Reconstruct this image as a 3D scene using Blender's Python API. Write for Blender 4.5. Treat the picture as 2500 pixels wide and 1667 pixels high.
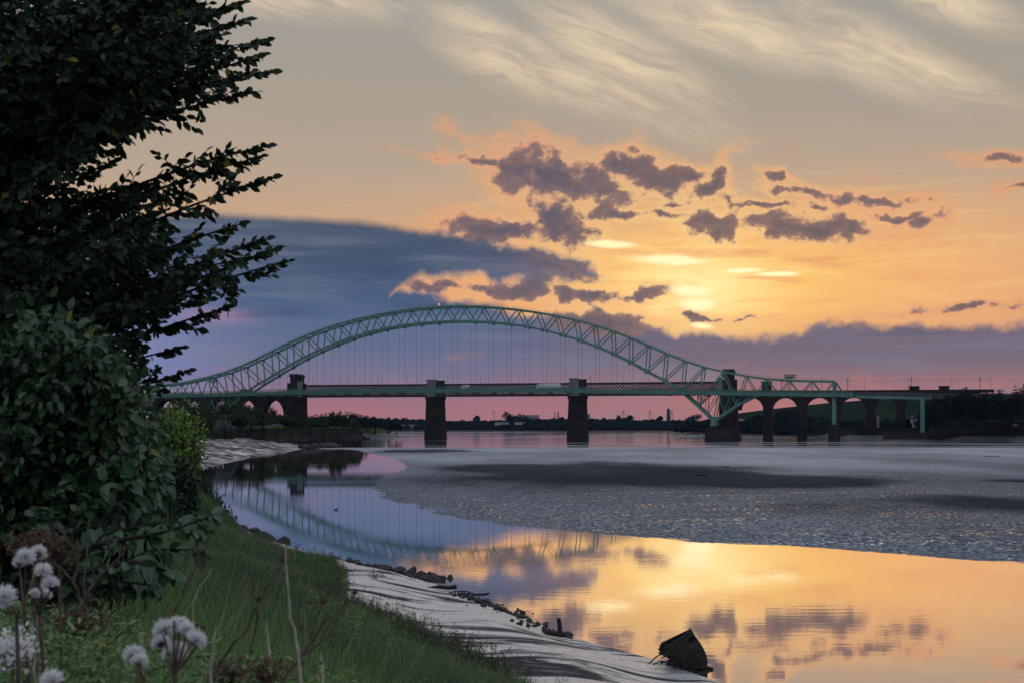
import bpy, math, random
import numpy as np
from mathutils import Vector, Matrix
random.seed(7); rng = np.random.default_rng(7)
S = bpy.context.scene
for o in list(bpy.data.objects): bpy.data.objects.remove(o)
C = S.collection
rad = math.radians

# ------------------------------------------------------------------ camera
EYE = 7.0                       # eye height above the pool, metres
cam = bpy.data.cameras.new('camera'); co = bpy.data.objects.new('camera', cam); C.objects.link(co)
co.location = (0, 0, EYE); co.rotation_euler = (rad(90), 0, 0)
cam.sensor_width = 36; cam.lens = 52.4; cam.shift_y = 0.0818
cam.clip_start = 0.1; cam.clip_end = 20000
cam.dof.use_dof = True; cam.dof.focus_distance = 70; cam.dof.aperture_fstop = 9
S.camera = co
S.view_settings.view_transform = 'Standard'; S.view_settings.look = 'None'
S.view_settings.exposure = 0; S.view_settings.gamma = 1; S.view_settings.use_curve_mapping = False
S.render.engine = 'CYCLES'

def lin(c):
    return tuple(((v/255)/12.92 if v/255 <= .04045 else ((v/255+.055)/1.055)**2.4) for v in c)

# ------------------------------------------------------------------ tiny node language
class G:
    def __init__(s, tree): s.t = tree
    def node(s, k, **kw):
        n = s.t.nodes.new(k)
        for a, b in kw.items(): setattr(n, a, b)
        return n
    def put(s, sock, v):
        if isinstance(v, bpy.types.NodeSocket): s.t.links.new(v, sock)
        elif isinstance(v, (tuple, list)):
            v = tuple(v); n = len(sock.default_value)
            sock.default_value = (v + (1.0,))[:n] if len(v) < n else v[:n]
        else: sock.default_value = v
    def m(s, op, a, b=0.0, c=None, clamp=False):
        n = s.node('ShaderNodeMath', operation=op, use_clamp=clamp)
        s.put(n.inputs[0], a); s.put(n.inputs[1], b)
        if c is not None: s.put(n.inputs[2], c)
        return n.outputs[0]
    def add(s, a, b): return s.m('ADD', a, b)
    def sub(s, a, b): return s.m('SUBTRACT', a, b)
    def mul(s, a, b): return s.m('MULTIPLY', a, b)
    def mx(s, a, b): return s.m('MAXIMUM', a, b)
    def mn(s, a, b): return s.m('MINIMUM', a, b)
    def step(s, v, a, b, to0=0.0, to1=1.0, kind='SMOOTHSTEP'):
        n = s.node('ShaderNodeMapRange', interpolation_type=kind)
        s.put(n.inputs[0], v); s.put(n.inputs[1], a); s.put(n.inputs[2], b); s.put(n.inputs[3], to0); s.put(n.inputs[4], to1)
        return n.outputs[0]
    def gauss(s, a, a0, ra, b, b0, rb):
        x = s.mul(s.sub(a, a0), 1/ra); y = s.mul(s.sub(b, b0), 1/rb)
        return s.m('EXPONENT', s.mul(s.add(s.mul(x, x), s.mul(y, y)), -1.0))
    def mix(s, f, a, b):
        n = s.node('ShaderNodeMix', data_type='RGBA')
        s.put(n.inputs[0], f); s.put(n.inputs[6], a); s.put(n.inputs[7], b)
        return n.outputs[2]
    def ramp(s, v, stops, lo, hi, interp='EASE'):
        n = s.node('ShaderNodeValToRGB'); cr = n.color_ramp; cr.interpolation = interp
        while len(cr.elements) < len(stops): cr.elements.new(0.5)
        for e, (p, c) in zip(cr.elements, stops):
            e.position = (p-lo)/(hi-lo); e.color = tuple(c)+(1,) if isinstance(c, (tuple, list)) else (c, c, c, 1)
        s.put(n.inputs[0], s.step(v, lo, hi, kind='LINEAR'))
        return n.outputs[0]
    def noise(s, vec, scale, detail=5, rough=.55, dist=0.0, out=0):
        n = s.node('ShaderNodeTexNoise'); s.put(n.inputs['Vector'], vec)
        s.put(n.inputs['Scale'], scale); s.put(n.inputs['Detail'], detail); s.put(n.inputs['Roughness'], rough); s.put(n.inputs['Distortion'], dist)
        if out == 1:                                         # colour noise as a plain vector
            sc = s.node('ShaderNodeSeparateColor'); s.t.links.new(n.outputs[1], sc.inputs[0]); return s.comb(*sc.outputs[:3])
        return n.outputs[out]
    def mapping(s, vec, loc=(0,0,0), rot=(0,0,0), scale=(1,1,1), kind='POINT'):
        n = s.node('ShaderNodeMapping', vector_type=kind); s.put(n.inputs[0], vec)
        n.inputs['Location'].default_value = loc; n.inputs['Rotation'].default_value = rot; n.inputs['Scale'].default_value = scale
        return n.outputs[0]
    def comb(s, x, y, z=0.0):
        n = s.node('ShaderNodeCombineXYZ'); s.put(n.inputs[0], x); s.put(n.inputs[1], y); s.put(n.inputs[2], z); return n.outputs[0]
    def length(s, v):
        n = s.node('ShaderNodeVectorMath', operation='LENGTH'); s.put(n.inputs[0], v); return n.outputs['Value']

# ------------------------------------------------------------------ sunset sky (world), laid out by azimuth and elevation in degrees
def build_world():
    w = bpy.data.worlds.new('World'); S.world = w; w.use_nodes = True
    t = w.node_tree; t.nodes.clear(); g = G(t)
    P = g.node('ShaderNodeTexCoord').outputs['Generated']
    sp = g.node('ShaderNodeSeparateXYZ'); t.links.new(P, sp.inputs[0]); X, Y, Z = sp.outputs
    A = g.mul(g.m('ARCTAN2', X, Y), 57.2958)
    B = g.mul(g.m('ARCSINE', g.m('MAXIMUM', g.m('MINIMUM', Z, 1.0), -1.0)), 57.2958)
    AB = g.comb(A, B)
    SA, SE = 7.1, 5.2                                        # where the sun sits behind the cloud
    # clear sky, brightened overhead and behind the view to light the foreground
    warm = g.ramp(B, [(0, lin((184,118,116))), (2.5, lin((200,138,120))), (4.5, lin((222,160,122))), (7, lin((206,164,130))),
                      (9.5, lin((184,164,144))), (13, lin((168,158,145))), (17, lin((158,156,154))), (32, lin((192,200,212))),
                      (70, lin((216,228,246)))], 0, 70, 'LINEAR')
    cool = g.ramp(B, [(0, lin((152,142,160))), (8, lin((176,182,200))), (30, lin((206,216,234))), (70, lin((216,228,246)))], 0, 70, 'LINEAR')
    away = g.m('ABSOLUTE', g.sub(A, SA))
    sky = g.mix(g.step(away, 25, 100), warm, cool)
    # glow round the hidden sun
    nst = g.noise(g.mapping(AB, scale=(.10, .95, 1)), 1.0, 6, .55)
    B2 = g.add(B, g.mul(g.sub(nst, .5), 1.6))
    sky = g.mix(g.mul(g.gauss(A, SA+2.5, 11.5, B2, 5.6, 2.6), .92), sky, lin((255,192,120)))
    sky = g.mix(g.mul(g.gauss(A, SA+.3, 4.6, B2, 5.5, 1.75), .92), sky, lin((255,198,90)))
    sky = g.mix(g.mul(g.gauss(A, SA-.1, 2.7, B2, 5.25, 1.5), .97), sky, (1.22, .92, .42))
    # thin salmon and pale streaks through the glow
    s1 = g.noise(g.mapping(AB, loc=(3, 1, 0), scale=(.22, 2.1, 1)), 1.0, 5, .6, .4)
    inglow = g.gauss(A, 8, 13, B, 6.3, 2.6)
    sky = g.mix(g.mul(g.mul(g.step(s1, .50, .66), inglow), .55), sky, lin((232,158,112)))
    sky = g.mix(g.mul(g.mul(g.step(s1, .48, .34), inglow), .42), sky, lin((255,220,150)))
    # cirrus
    Rv = g.mapping(AB, rot=(0, 0, rad(19)))
    wv = g.node('ShaderNodeVectorMath', operation='ADD'); t.links.new(Rv, wv.inputs[0])
    wn = g.noise(g.mapping(AB, scale=(.14, .3, 1)), 1.0, 3, .5, 0, 1); wsc = g.node('ShaderNodeVectorMath', operation='SCALE'); t.links.new(wn, wsc.inputs[0]); wsc.inputs['Scale'].default_value = 2.6
    t.links.new(wsc.outputs[0], wv.inputs[1])
    c1 = g.noise(g.mapping(wv.outputs[0], scale=(.12, .75, 1)), 1.0, 7, .66, .25)
    c2 = g.noise(g.mapping(wv.outputs[0], loc=(7, 3, 0), scale=(.085, .33, 1)), 1.0, 3, .5)
    def ell(a, b, ra, rb, rot=0.0): return g.length(g.mapping(AB, (a, b, 0), (0, 0, rad(rot)), (ra, rb, 1), 'TEXTURE'))
    cm = None
    for a, b, ra, rb, ro in [(-0.5, 14.1, 4.6, 1.5, -26), (4.2, 13.9, 5.2, 1.5, -28), (3.4, 12.5, 6.5, 1.1, -19), (13.0, 13.8, 5.6, 1.5, -25), (8.6, 14.8, 7, 1.5, -16), (15.5, 12.9, 4.0, .9, -22), (-8, 15.8, 6, 1.0, -4), (16, 15.4, 4, 1.0, -24)]:
        v = g.step(ell(a, b, ra, rb, ro), 1.15, .1)
        cm = v if cm is None else g.mx(cm, v)
    far_c = g.mul(g.step(B, 12, 22), .35)
    cm = g.mx(cm, g.mul(far_c, g.step(c2, .5, .62)))
    cir = g.mul(g.step(g.add(g.mul(c1, .7), g.mul(g.noise(g.mapping(wv.outputs[0], loc=(2, 9, 0), scale=(.22, 3.0, 1)), 1.0, 5, .6), .3)), .36, .64), cm)
    sky = g.mix(g.mul(cm, .30), sky, lin((214,194,166)))
    sky = g.mix(g.mul(cir, .88), sky, lin((236,212,176)))
    sky = g.mix(g.mul(g.mul(g.step(c2, .5, .72), g.step(B, 8.5, 12)), .22), sky, lin((140,142,146)))
    # cloud noise
    f1 = g.sub(g.noise(P, 42, 8, .60, .25), .5)
    f2 = g.sub(g.noise(g.mapping(P, loc=(4, 1, 2), scale=(1, 1, 2.3)), 20, 5, .55), .5)
    edge = g.add(g.mul(f1, 1.25), g.mul(f2, .6))
    wc = g.node('ShaderNodeVectorMath', operation='SUBTRACT'); t.links.new(g.noise(g.mapping(P, loc=(2, 7, 1)), 33, 5, .55, 0, 1), wc.inputs[0]); wc.inputs[1].default_value = (.5, .5, .5)
    wm = g.node('ShaderNodeVectorMath', operation='MULTIPLY_ADD'); t.links.new(wc.outputs[0], wm.inputs[0]); wm.inputs[1].default_value = (2.6, 1.3, 0); t.links.new(AB, wm.inputs[2]); ABw = wm.outputs[0]
    spw = g.node('ShaderNodeSeparateXYZ'); t.links.new(ABw, spw.inputs[0]); Bw = spw.outputs[1]
    def after(v, d):                                         # orders the evaluation: v unchanged, but only once d is known
        k = g.sub(d, 1e6); n = g.node('ShaderNodeVectorMath', operation='MAXIMUM'); t.links.new(v, n.inputs[0]); t.links.new(g.comb(k, k, k), n.inputs[1]); return n.outputs[0]
    def ellw(a, b, ra, rb, rot=0.0, vec=None): return g.length(g.mapping(vec or ABw, (a, b, 0), (0, 0, rad(rot)), (ra, rb, 1), 'TEXTURE'))
    lay = g.noise(g.mapping(AB, loc=(11, 4, 0), scale=(.13, 1.25, 1)), 1.0, 7, .6, .5)
    def curve(pts):
        r = g.ramp(A, [(a, b/20) for a, b in pts], -30, 30, 'LINEAR')
        sc = g.node('ShaderNodeSeparateColor'); t.links.new(r, sc.inputs[0]); return g.mul(sc.outputs[0], 20.0)
    # blue bank on the left, with its long nose, and the low bank along the horizon
    topc = curve([(-30, 7.3), (-19, 7.8), (-10.5, 7.95), (-7.9, 7.9), (-5.4, 7.72), (-2.9, 7.5), (-1.3, 7.15), (.6, 6.95), (1.6, 6.85), (2.6, 6.5), (3.4, 6.0), (3.8, 2.0), (30, 0)])
    botc = curve([(-30, 0), (-6.4, 0), (-4.6, 5.0), (-3.6, 5.75), (-2.4, 5.75), (-.5, 5.5), (1.2, 5.4), (2.4, 5.4), (3.2, 5.5), (30, 5.5)])
    lowc = curve([(-30, 5.5), (-5.5, 5.4), (-4.4, 5.35), (-3.0, 5.15), (-1.6, 4.9), (.0, 4.45), (1.4, 4.35), (2.6, 4.3), (4, 4.1), (5.1, 3.85), (6.3, 3.45), (7.4, 3.75), (8.6, 3.5), (9.8, 3.5), (12, 3.8), (15, 3.75), (19, 3.8), (30, 4.2)])
    Bm = g.add(g.mul(Bw, .55), g.mul(B, .45))
    n1 = g.mn(g.sub(topc, Bm), g.sub(Bm, botc))
    n1 = g.mn(g.sub(topc, g.add(g.mul(Bm, g.step(A, -6, -1)), g.mul(B, g.step(A, -1, -6)))), g.sub(Bm, botc))
    d1 = g.add(n1, g.mul(edge, g.step(A, -6, 0, .22, 1.0))); d2 = g.add(g.sub(lowc, Bm), g.mul(edge, 1.0))
    bankd = g.mx(d1, d2)
    leftc = g.ramp(B, [(0, lin((168,115,123))), (.8, lin((165,114,125))), (1.5, lin((134,114,138))), (2.4, lin((110,114,144))), (4.0, lin((86,104,138))), (5.4, lin((72,91,122))), (6.6, lin((72,87,112))), (7.8, lin((82,94,112)))], 0, 8, 'LINEAR')
    rightc = g.ramp(B, [(0, lin((180,118,114))), (1.0, lin((174,116,116))), (1.7, lin((152,114,120))), (2.4, lin((122,108,122))), (3.6, lin((116,106,122))), (4.2, lin((120,106,120)))], 0, 8, 'LINEAR')
    bankc = g.mix(g.step(A, -4, 8), leftc, rightc)
    bankc = g.mix(g.mul(g.step(A, -8, -15), g.gauss(A, -14, 6, B, 3, 2.6)), bankc, lin((122,132,178)))
    pk = g.mul(g.step(g.noise(g.mapping(AB, loc=(1, 5, 0), scale=(.35, 1.1, 1)), 1.0, 6, .6, .3), .56, .72), g.step(B, 3.4, 2.4))
    bankc = g.mix(g.mul(pk, .4), bankc, lin((186,124,120)))
    bankc = g.mix(g.mul(g.gauss(A, -11.2, 1.4, B, 4.1, .28), .5), bankc, lin((190,140,168)))
    bankc = g.mix(g.mul(g.step(lay, .45, .70), .42), bankc, lin((126,128,146)))
    bankc = g.mix(g.mul(g.mul(g.step(lay, .46, .30), g.step(B, 2.2, 4)), .5), bankc, lin((60,74,100)))
    rimc = g.mix(g.gauss(A, 6.5, 6.5, B, 6, 4), lin((226,160,128)), (1.0, .66, .30))
    bc = g.mix(g.step(bankd, .05, .42), g.mix(g.gauss(A, 5.5, 5.0, B, 5, 3.5), bankc, rimc), bankc)
    bc = g.mix(g.step(A, -1.0, -3.2), bc, bankc)             # the far left edge of the bank has no bright rim
    bal = g.step(bankd, -.14, .30); clear = g.step(bankd, .15, -.15)
    sky = g.mix(bal, sky, bc)
    # separate dark clouds
    D = None; kk = 0; vk = ABw
    for a, b, ra, rb, ro in [(1.7,9.5,2.5,.85,-14),(.3,9.85,1.3,.35,-8),(-1.2,10.05,1.4,.16,-6),(5.3,9.35,1.15,.62,-22),(4.45,9.95,.72,.50,-10),(4.9,9.65,.8,.7,-40),(6.3,9.4,.7,.35,-10),(7.45,9.2,.85,.34,38),(8.4,8.55,.7,.25,-30),
                             (7.6,7.72,1.2,.48,-8),(7.85,7.25,.5,.5,-40),(11.2,7.4,2.1,.52,-6),(12.6,7.3,.8,.3,-4),(11.0,8.72,.9,.18,-12),(12.6,8.42,.9,.24,-14),(9.6,8.3,2.6,.10,-2),
                             (1.5,7.8,1.15,.85,-30),(1.7,7.35,1.3,.6,-10),(-.5,7.5,2.4,.55,3),(2.2,5.15,.9,.45,-25),(3.0,4.95,.9,.28,-20),(4.4,4.85,1.4,.24,3),(.4,5.3,1.0,.3,-4),
                             (6.9,4.15,.55,.11,-12),(7.7,4.06,.75,.16,0),(9.0,4.0,.9,.09,-2),(3.2,3.95,2.0,.42,-4),(18.0,9.62,.85,.2,-4),(18.8,8.55,.5,.12,0),(17.3,4.3,2.4,.12,3),(4.0,8.0,1.0,.15,-6),(5.6,7.95,1.6,.14,2),(3.1,8.05,.5,.25,25),(15.2,7.5,.7,.2,0),
                             (-.6,6.35,2.2,.5,-3),(1.2,6.1,1.7,.45,-8),(2.4,5.85,1.0,.28,-12),(-2.4,5.5,1.0,.14,-6),(-1.0,5.35,1.2,.16,-4),(-3.4,5.45,.8,.16,-10),(1.2,5.6,1.0,.12,-8),(13.8,8.3,1.4,.12,-5),(14.6,7.75,.9,.12,4),(10.2,9.3,.6,.12,-20),(6.2,8.35,.8,.12,10),(-32,9,5,.8,3),(34,8,4,.6,-4),(42,6,6,.8,0)]:
        v = g.mul(g.sub(1.0, ellw(a, b, ra*1.08, rb*1.15, ro, vk)), min(1.0, .45+rb))
        D = v if D is None else g.mx(D, v); kk += 1
        if kk % 8 == 0: vk = after(ABw, D)
    D = g.mx(D, -2.0)
    f4 = g.sub(g.noise(g.mapping(P, loc=(1, 3, 8), scale=(1, 1, 1.6)), 120, 4, .6), .5)
    D = g.add(D, g.add(g.add(g.mul(f1, 2.3), g.mul(f4, .9)), g.mul(f2, .8)))
    f3 = g.noise(g.mapping(P, loc=(9, 2, 5), scale=(1, 1, 2.6)), 26, 8, .6, .4)
    W_ = g.mul(g.mul(g.step(f3, .48, .66), g.gauss(A, 6, 10, B, 8.0, 2.0)), g.mul(clear, .6))      # loose wisps round the clouds
    sky = g.mix(W_, sky, g.mix(lay, lin((246,164,92)), lin((172,134,122))))
    halo = g.mul(g.step(g.add(D, g.mul(g.sub(f3, .5), 1.2)), -.95, -.05), g.mul(clear, .55))
    sky = g.mix(halo, sky, g.mix(g.gauss(A, 6.5, 6.5, B, 6.5, 4), lin((230,162,112)), (1.0, .60, .22)))
    cc = g.mix(g.step(A, 0, 10), lin((82,86,104)), lin((102,93,98)))
    cc = g.mix(g.step(g.add(f2, g.mul(f1, .7)), -.25, .3, 0, .45), cc, lin((150,116,106)))
    cc = g.mix(g.step(D, .75, .15, 0, .45), cc, lin((172,130,116)))
    dcol = g.mix(g.step(D, -.05, .32), g.mix(bal, rimc, bankc), g.mix(g.mul(bal, g.step(A, 3, -1)), cc, bankc))
    sky = g.mix(g.mul(g.step(D, -.34, .36), .97), sky, dcol)
    # bright slots where the sun comes through
    Q = None; vq = after(AB, D)
    for a, b, ra, rb, ro in [(5.9,6.30,2.0,.26,-3),(6.6,6.2,1.3,.18,2),(8.8,5.85,1.0,.13,2),(10.2,5.7,1.2,.12,0),(3.8,6.9,1.6,.2,-3),(6.9,5.1,1.2,.3,-4),(7.3,3.78,.6,.16,-6),(7.2,4.6,1.0,.3,0)]:
        v = g.sub(1.0, ellw(a, b, ra, rb, ro, vq)); Q = v if Q is None else g.mx(Q, v)
    Q = g.add(Q, g.mul(f1, 1.1))
    sky = g.mix(g.mul(g.step(Q, .0, .75), .95), sky, (1.25, 1.0, .56))
    # physical sky adds its part overhead
    ns = g.node('ShaderNodeTexSky', sky_type='NISHITA', sun_disc=False)
    ns.sun_elevation = rad(SE); ns.sun_rotation = rad(SA); ns.air_density = 1.2; ns.dust_density = 1.5
    t.links.new(P, ns.inputs[0])
    add = g.node('ShaderNodeMix', data_type='RGBA', blend_type='ADD'); g.put(add.inputs[0], g.mul(g.step(B, 18, 50), .02)); g.put(add.inputs[6], sky); g.put(add.inputs[7], ns.outputs[0])
    bg = g.node('ShaderNodeBackground'); t.links.new(add.outputs[2], bg.inputs[0]); bg.inputs[1].default_value = 1.0
    out = g.node('ShaderNodeOutputWorld'); t.links.new(bg.outputs[0], out.inputs[0])
    w.cycles.sampling_method = 'MANUAL'; w.cycles.sample_map_resolution = 1024
build_world()
# ------------------------------------------------------------------ materials
def mat(name, fn):
    m = bpy.data.materials.new(name); m.use_nodes = True; t = m.node_tree; t.nodes.clear(); g = G(t)
    out = g.node('ShaderNodeOutputMaterial'); t.links.new(fn(g), out.inputs[0]); return m
def prin(g, col, rough=.7, bump=None, bdist=.02, bstr=1.0, spec=.5, metal=0.0, trans=None):
    b = g.node('ShaderNodeBsdfPrincipled'); g.put(b.inputs['Base Color'], col); g.put(b.inputs['Roughness'], rough)
    g.put(b.inputs['Specular IOR Level'], spec); g.put(b.inputs['Metallic'], metal)
    if bump is not None:
        n = g.node('ShaderNodeBump'); g.put(n.inputs['Height'], bump); n.inputs['Distance'].default_value = bdist; n.inputs['Strength'].default_value = bstr
        g.t.links.new(n.outputs[0], b.inputs['Normal'])
    return b.outputs[0]
def pos(g): return g.node('ShaderNodeNewGeometry').outputs['Position']
def objco(g): return g.node('ShaderNodeTexCoord').outputs['Object']
def simple(name, c1, c2, scale, rough=.75, bd=0.0, spec=.3, detail=5):
    def fn(g):
        p = pos(g); n = g.noise(p, scale, detail, .6)
        c = g.mix(g.step(n, .35, .65), c1, c2)
        return prin(g, c, rough, n if bd else None, bd, 1.0, spec)
    return mat(name, fn)
def leafmat(name, c1, c2, rough=.5, spec=.4, trans=.25, yellow=None, patch=None):
    def fn(g):
        r = g.node('ShaderNodeNewGeometry').outputs['Random Per Island']
        ob = g.node('ShaderNodeObjectInfo').outputs['Random']
        rr = g.m('FRACT', g.add(r, ob))
        c = g.mix(rr, c1, c2)
        if patch: c = g.mix(g.mul(g.step(g.noise(pos(g), .55, 4, .6), .42, .62), .7), c, patch)
        if yellow: c = g.mix(g.step(rr, .982, .995), c, yellow)
        b = prin(g, c, rough, spec=spec)
        if not trans: return b
        tr = g.node('ShaderNodeBsdfTranslucent'); g.put(tr.inputs[0], c)
        ms = g.node('ShaderNodeMixShader'); ms.inputs[0].default_value = trans
        g.t.links.new(b, ms.inputs[1]); g.t.links.new(tr.outputs[0], ms.inputs[2]); return ms.outputs[0]
    return mat(name, fn)
M = {}
def water_fn(rip, rough, tint, body):
    def fn(g):
        p = pos(g)
        a = g.noise(g.mapping(p, scale=(.35, 1.1, 1)), 1.6, 4, .55)
        b = g.noise(g.mapping(p, scale=(.02, .05, 1)), 1.0, 3, .5)
        h = g.mul(a, g.step(b, .35, .7, .25, 1.0))
        bn = g.node('ShaderNodeBump'); g.put(bn.inputs['Height'], h); bn.inputs['Distance'].default_value = rip
        gl = g.node('ShaderNodeBsdfGlossy'); g.put(gl.inputs[0], tint); g.put(gl.inputs['Roughness'], rough); g.t.links.new(bn.outputs[0], gl.inputs['Normal'])
        df = g.node('ShaderNodeBsdfDiffuse'); g.put(df.inputs[0], body)
        lw = g.node('ShaderNodeLayerWeight'); lw.inputs[0].default_value = .35
        f = g.step(lw.outputs['Facing'], .3, .88, .35, .985)
        ms = g.node('ShaderNodeMixShader'); g.put(ms.inputs[0], f); g.t.links.new(df.outputs[0], ms.inputs[1]); g.t.links.new(gl.outputs[0], ms.inputs[2]); return ms.outputs[0]
    return fn
M['pool'] = mat('pool_water', water_fn(.0026, .02, (.98,.98,.99), (.05,.05,.05)))
M['river'] = mat('river_water', water_fn(.006, .065, (.95,.95,.97), (.03,.032,.035)))
def mudflat_fn(g):
    p = pos(g)
    n1 = g.noise(p, 3.2, 6, .68); n2 = g.noise(g.mapping(p, scale=(.03, .012, 1)), 1.0, 4, .5)
    def ell(x, y, rx, ry, ro): return g.length(g.mapping(p, (x, y, 0), (0, 0, rad(ro)), (rx, ry, 100), 'TEXTURE'))
    dw = g.mul(g.sub(g.noise(g.mapping(p, scale=(.05, .02, 1)), 1.0, 5, .6), .5), 1.5)
    d = None
    for e in [(14, 214, 27, 62, -5), (2, 232, 16, 40, 8), (32, 184, 22, 26, -8), (70, 126, 46, 24, 4), (110, 122, 64, 32, 0), (-22, 400, 18, 30, 8), (70, 178, 16, 10, -20)]:
        v = g.sub(1.0, ell(*e)); d = v if d is None else g.mx(d, v)
    dry = g.step(g.add(d, dw), -.1, .45)                     # better drained, rougher mud
    cell = g.noise(g.mapping(p, scale=(1, .6, 1)), 3.2, 3, .7)
    wet = g.mul(g.step(cell, .57, .62), g.step(g.noise(g.mapping(p, scale=(.5, 1, 1)), .22, 3, .5), .46, .60))
    col = g.mix(g.step(n1, .3, .7), (.005,.007,.011), (.050,.060,.080))
    col = g.mix(dry, col, (.014,.018,.025))
    bn = g.node('ShaderNodeBump'); g.put(bn.inputs['Height'], n1); bn.inputs['Distance'].default_value = .10; bn.inputs['Strength'].default_value = 1
    gl = g.node('ShaderNodeBsdfGlossy'); g.put(gl.inputs[0], (.74,.80,.90)); g.put(gl.inputs['Roughness'], g.step(wet, 0, 1, .45, .2)); g.t.links.new(bn.outputs[0], gl.inputs['Normal'])
    df = g.node('ShaderNodeBsdfDiffuse'); g.put(df.inputs[0], col); g.t.links.new(bn.outputs[0], df.inputs['Normal'])
    f = g.mul(g.step(dry, 0, 1, .16, .03, 'LINEAR'), g.step(n2, .3, .7, .7, 1.3))
    sy = g.node('ShaderNodeSeparateXYZ'); g.t.links.new(p, sy.inputs[0])
    f = g.mul(f, g.step(g.add(sy.outputs[1], g.mul(g.sub(n2, .5), 160)), 170, 330, 1.0, 2.2))   # the far part still drains and shines
    f = g.mul(f, g.step(cell, .36, .62, .35, 1.6))
    ms = g.node('ShaderNodeMixShader'); g.put(ms.inputs[0], f); g.t.links.new(df.outputs[0], ms.inputs[1]); g.t.links.new(gl.outputs[0], ms.inputs[2])
    pud = g.node('ShaderNodeBsdfGlossy'); g.put(pud.inputs[0], (.95,.95,.97)); pud.inputs['Roughness'].default_value = .10   # water left in the hollows
    m2 = g.node('ShaderNodeMixShader'); g.put(m2.inputs[0], g.mul(wet, g.step(dry, 0, 1, .85, .0))); g.t.links.new(ms.outputs[0], m2.inputs[1]); g.t.links.new(pud.outputs[0], m2.inputs[2]); return m2.outputs[0]
M['mudflat'] = mat('mudflat_mud', mudflat_fn)
def wetmud_fn(g):
    p = pos(g)
    st = g.noise(g.mapping(p, rot=(0, 0, rad(-22)), scale=(.30, 1.7, 1)), 1.1, 7, .6, .8)
    fine = g.noise(p, 7, 5, .65)
    rough_p = g.noise(g.mapping(p, rot=(0, 0, rad(-22)), scale=(.10, .38, 1)), 1.0, 6, .62, .8)
    h = g.add(g.mul(st, 1.0), g.mul(fine, .12))
    bn = g.node('ShaderNodeBump'); g.put(bn.inputs['Height'], h); bn.inputs['Distance'].default_value = .12; bn.inputs['Strength'].default_value = 1
    gl = g.node('ShaderNodeBsdfGlossy'); g.put(gl.inputs[0], (.97,.97,.99)); g.put(gl.inputs['Roughness'], g.step(rough_p, .4, .65, .26, .45)); g.t.links.new(bn.outputs[0], gl.inputs['Normal'])
    df = g.node('ShaderNodeBsdfDiffuse'); g.t.links.new(bn.outputs[0], df.inputs['Normal'])
    sy = g.node('ShaderNodeSeparateXYZ'); g.t.links.new(p, sy.inputs[0]); rough_p = g.add(rough_p, g.step(sy.outputs[1], 110, 220, 0, .085))
    f = g.mul(g.step(rough_p, .50, .62, .96, .06), g.step(fine, .3, .6, .55, 1.0))
    g.put(df.inputs[0], g.mix(g.step(rough_p, .49, .62), (.27,.265,.265), (.022,.022,.026)))
    dk = g.node('ShaderNodeBsdfDiffuse'); g.put(dk.inputs[0], (.02,.02,.024))
    ms = g.node('ShaderNodeMixShader'); g.put(ms.inputs[0], f); g.t.links.new(dk.outputs[0], ms.inputs[1]); g.t.links.new(gl.outputs[0], ms.inputs[2])
    ad = g.node('ShaderNodeMixShader'); ad.inputs[0].default_value = .30; g.t.links.new(ms.outputs[0], ad.inputs[1]); g.t.links.new(df.outputs[0], ad.inputs[2]); return ad.outputs[0]
M['wetmud'] = mat('wet_bank_mud', wetmud_fn)
M['soil'] = simple('grassy_soil', (.028,.045,.018), (.05,.07,.028), .9, .9, .05, 0.0)
M['farsoil'] = simple('far_ground', (.012,.018,.016), (.02,.027,.022), .05, .95, 0.0, 0.0)
M['hill'] = simple('hill_grass', (.010,.017,.013), (.018,.026,.016), .02, .95, 0.0, 0.0)
M['darkmud'] = simple('dark_mud', (.025,.028,.034), (.07,.072,.08), .25, .6, .1, .25)
def steel_fn(c1, c2):
    def fn(g):
        p = pos(g); n = g.noise(p, .35, 5, .65); n2 = g.noise(g.mapping(p, scale=(3, 3, .4)), 1.0, 4, .6)
        c = g.mix(g.step(n, .35, .7), c1, c2); c = g.mix(g.mul(g.step(n2, .54, .72), .7), c, (.075,.06,.045))
        return prin(g, c, .5, spec=.4)
    return fn
M['steel'] = mat('green_painted_steel', steel_fn((.055,.15,.125), (.085,.205,.17)))
M['deckgreen'] = mat('green_deck_plate', steel_fn((.042,.12,.10), (.065,.155,.13)))
M['iron'] = simple('dark_wrought_iron', (.018,.016,.02), (.032,.028,.03), .4, .7)
def stone_fn(c1, c2, sx, sz):
    def fn(g):
        p = pos(g); br = g.node('ShaderNodeTexBrick')
        g.t.links.new(g.mapping(p, rot=(rad(90), 0, 0)), br.inputs['Vector']); br.inputs['Scale'].default_value = 1
        br.inputs['Brick Width'].default_value = sx; br.inputs['Row Height'].default_value = sz; br.inputs['Mortar Size'].default_value = .05
        g.put(br.inputs['Color1'], c1); g.put(br.inputs['Color2'], c2); g.put(br.inputs['Mortar'], (.02,.02,.02))
        n = g.noise(p, .25, 6, .65); c = g.mix(g.step(n, .4, .7), br.outputs[0], (.018,.017,.018))
        return prin(g, c, .9, g.add(br.outputs[1], g.mul(n, 2)), .1, spec=.03)
    return fn
M['stone'] = mat('sooty_sandstone', stone_fn((.045,.034,.03), (.028,.024,.023), 1.6, .7))
M['redstone'] = mat('red_sandstone', stone_fn((.060,.030,.028), (.042,.024,.023), 1.4, .6))
M['quay'] = mat('quay_stone', stone_fn((.07,.055,.05), (.045,.038,.036), 1.8, .8))
M['concrete'] = simple('weathered_concrete', (.10,.10,.10), (.17,.165,.16), .5, .85)
M['palestone'] = simple('pale_parapet_stone', (.10,.105,.11), (.16,.165,.17), .6, .85)
M['dark'] = simple('dark_metal', (.03,.032,.036), (.05,.052,.056), 2, .6)
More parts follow.
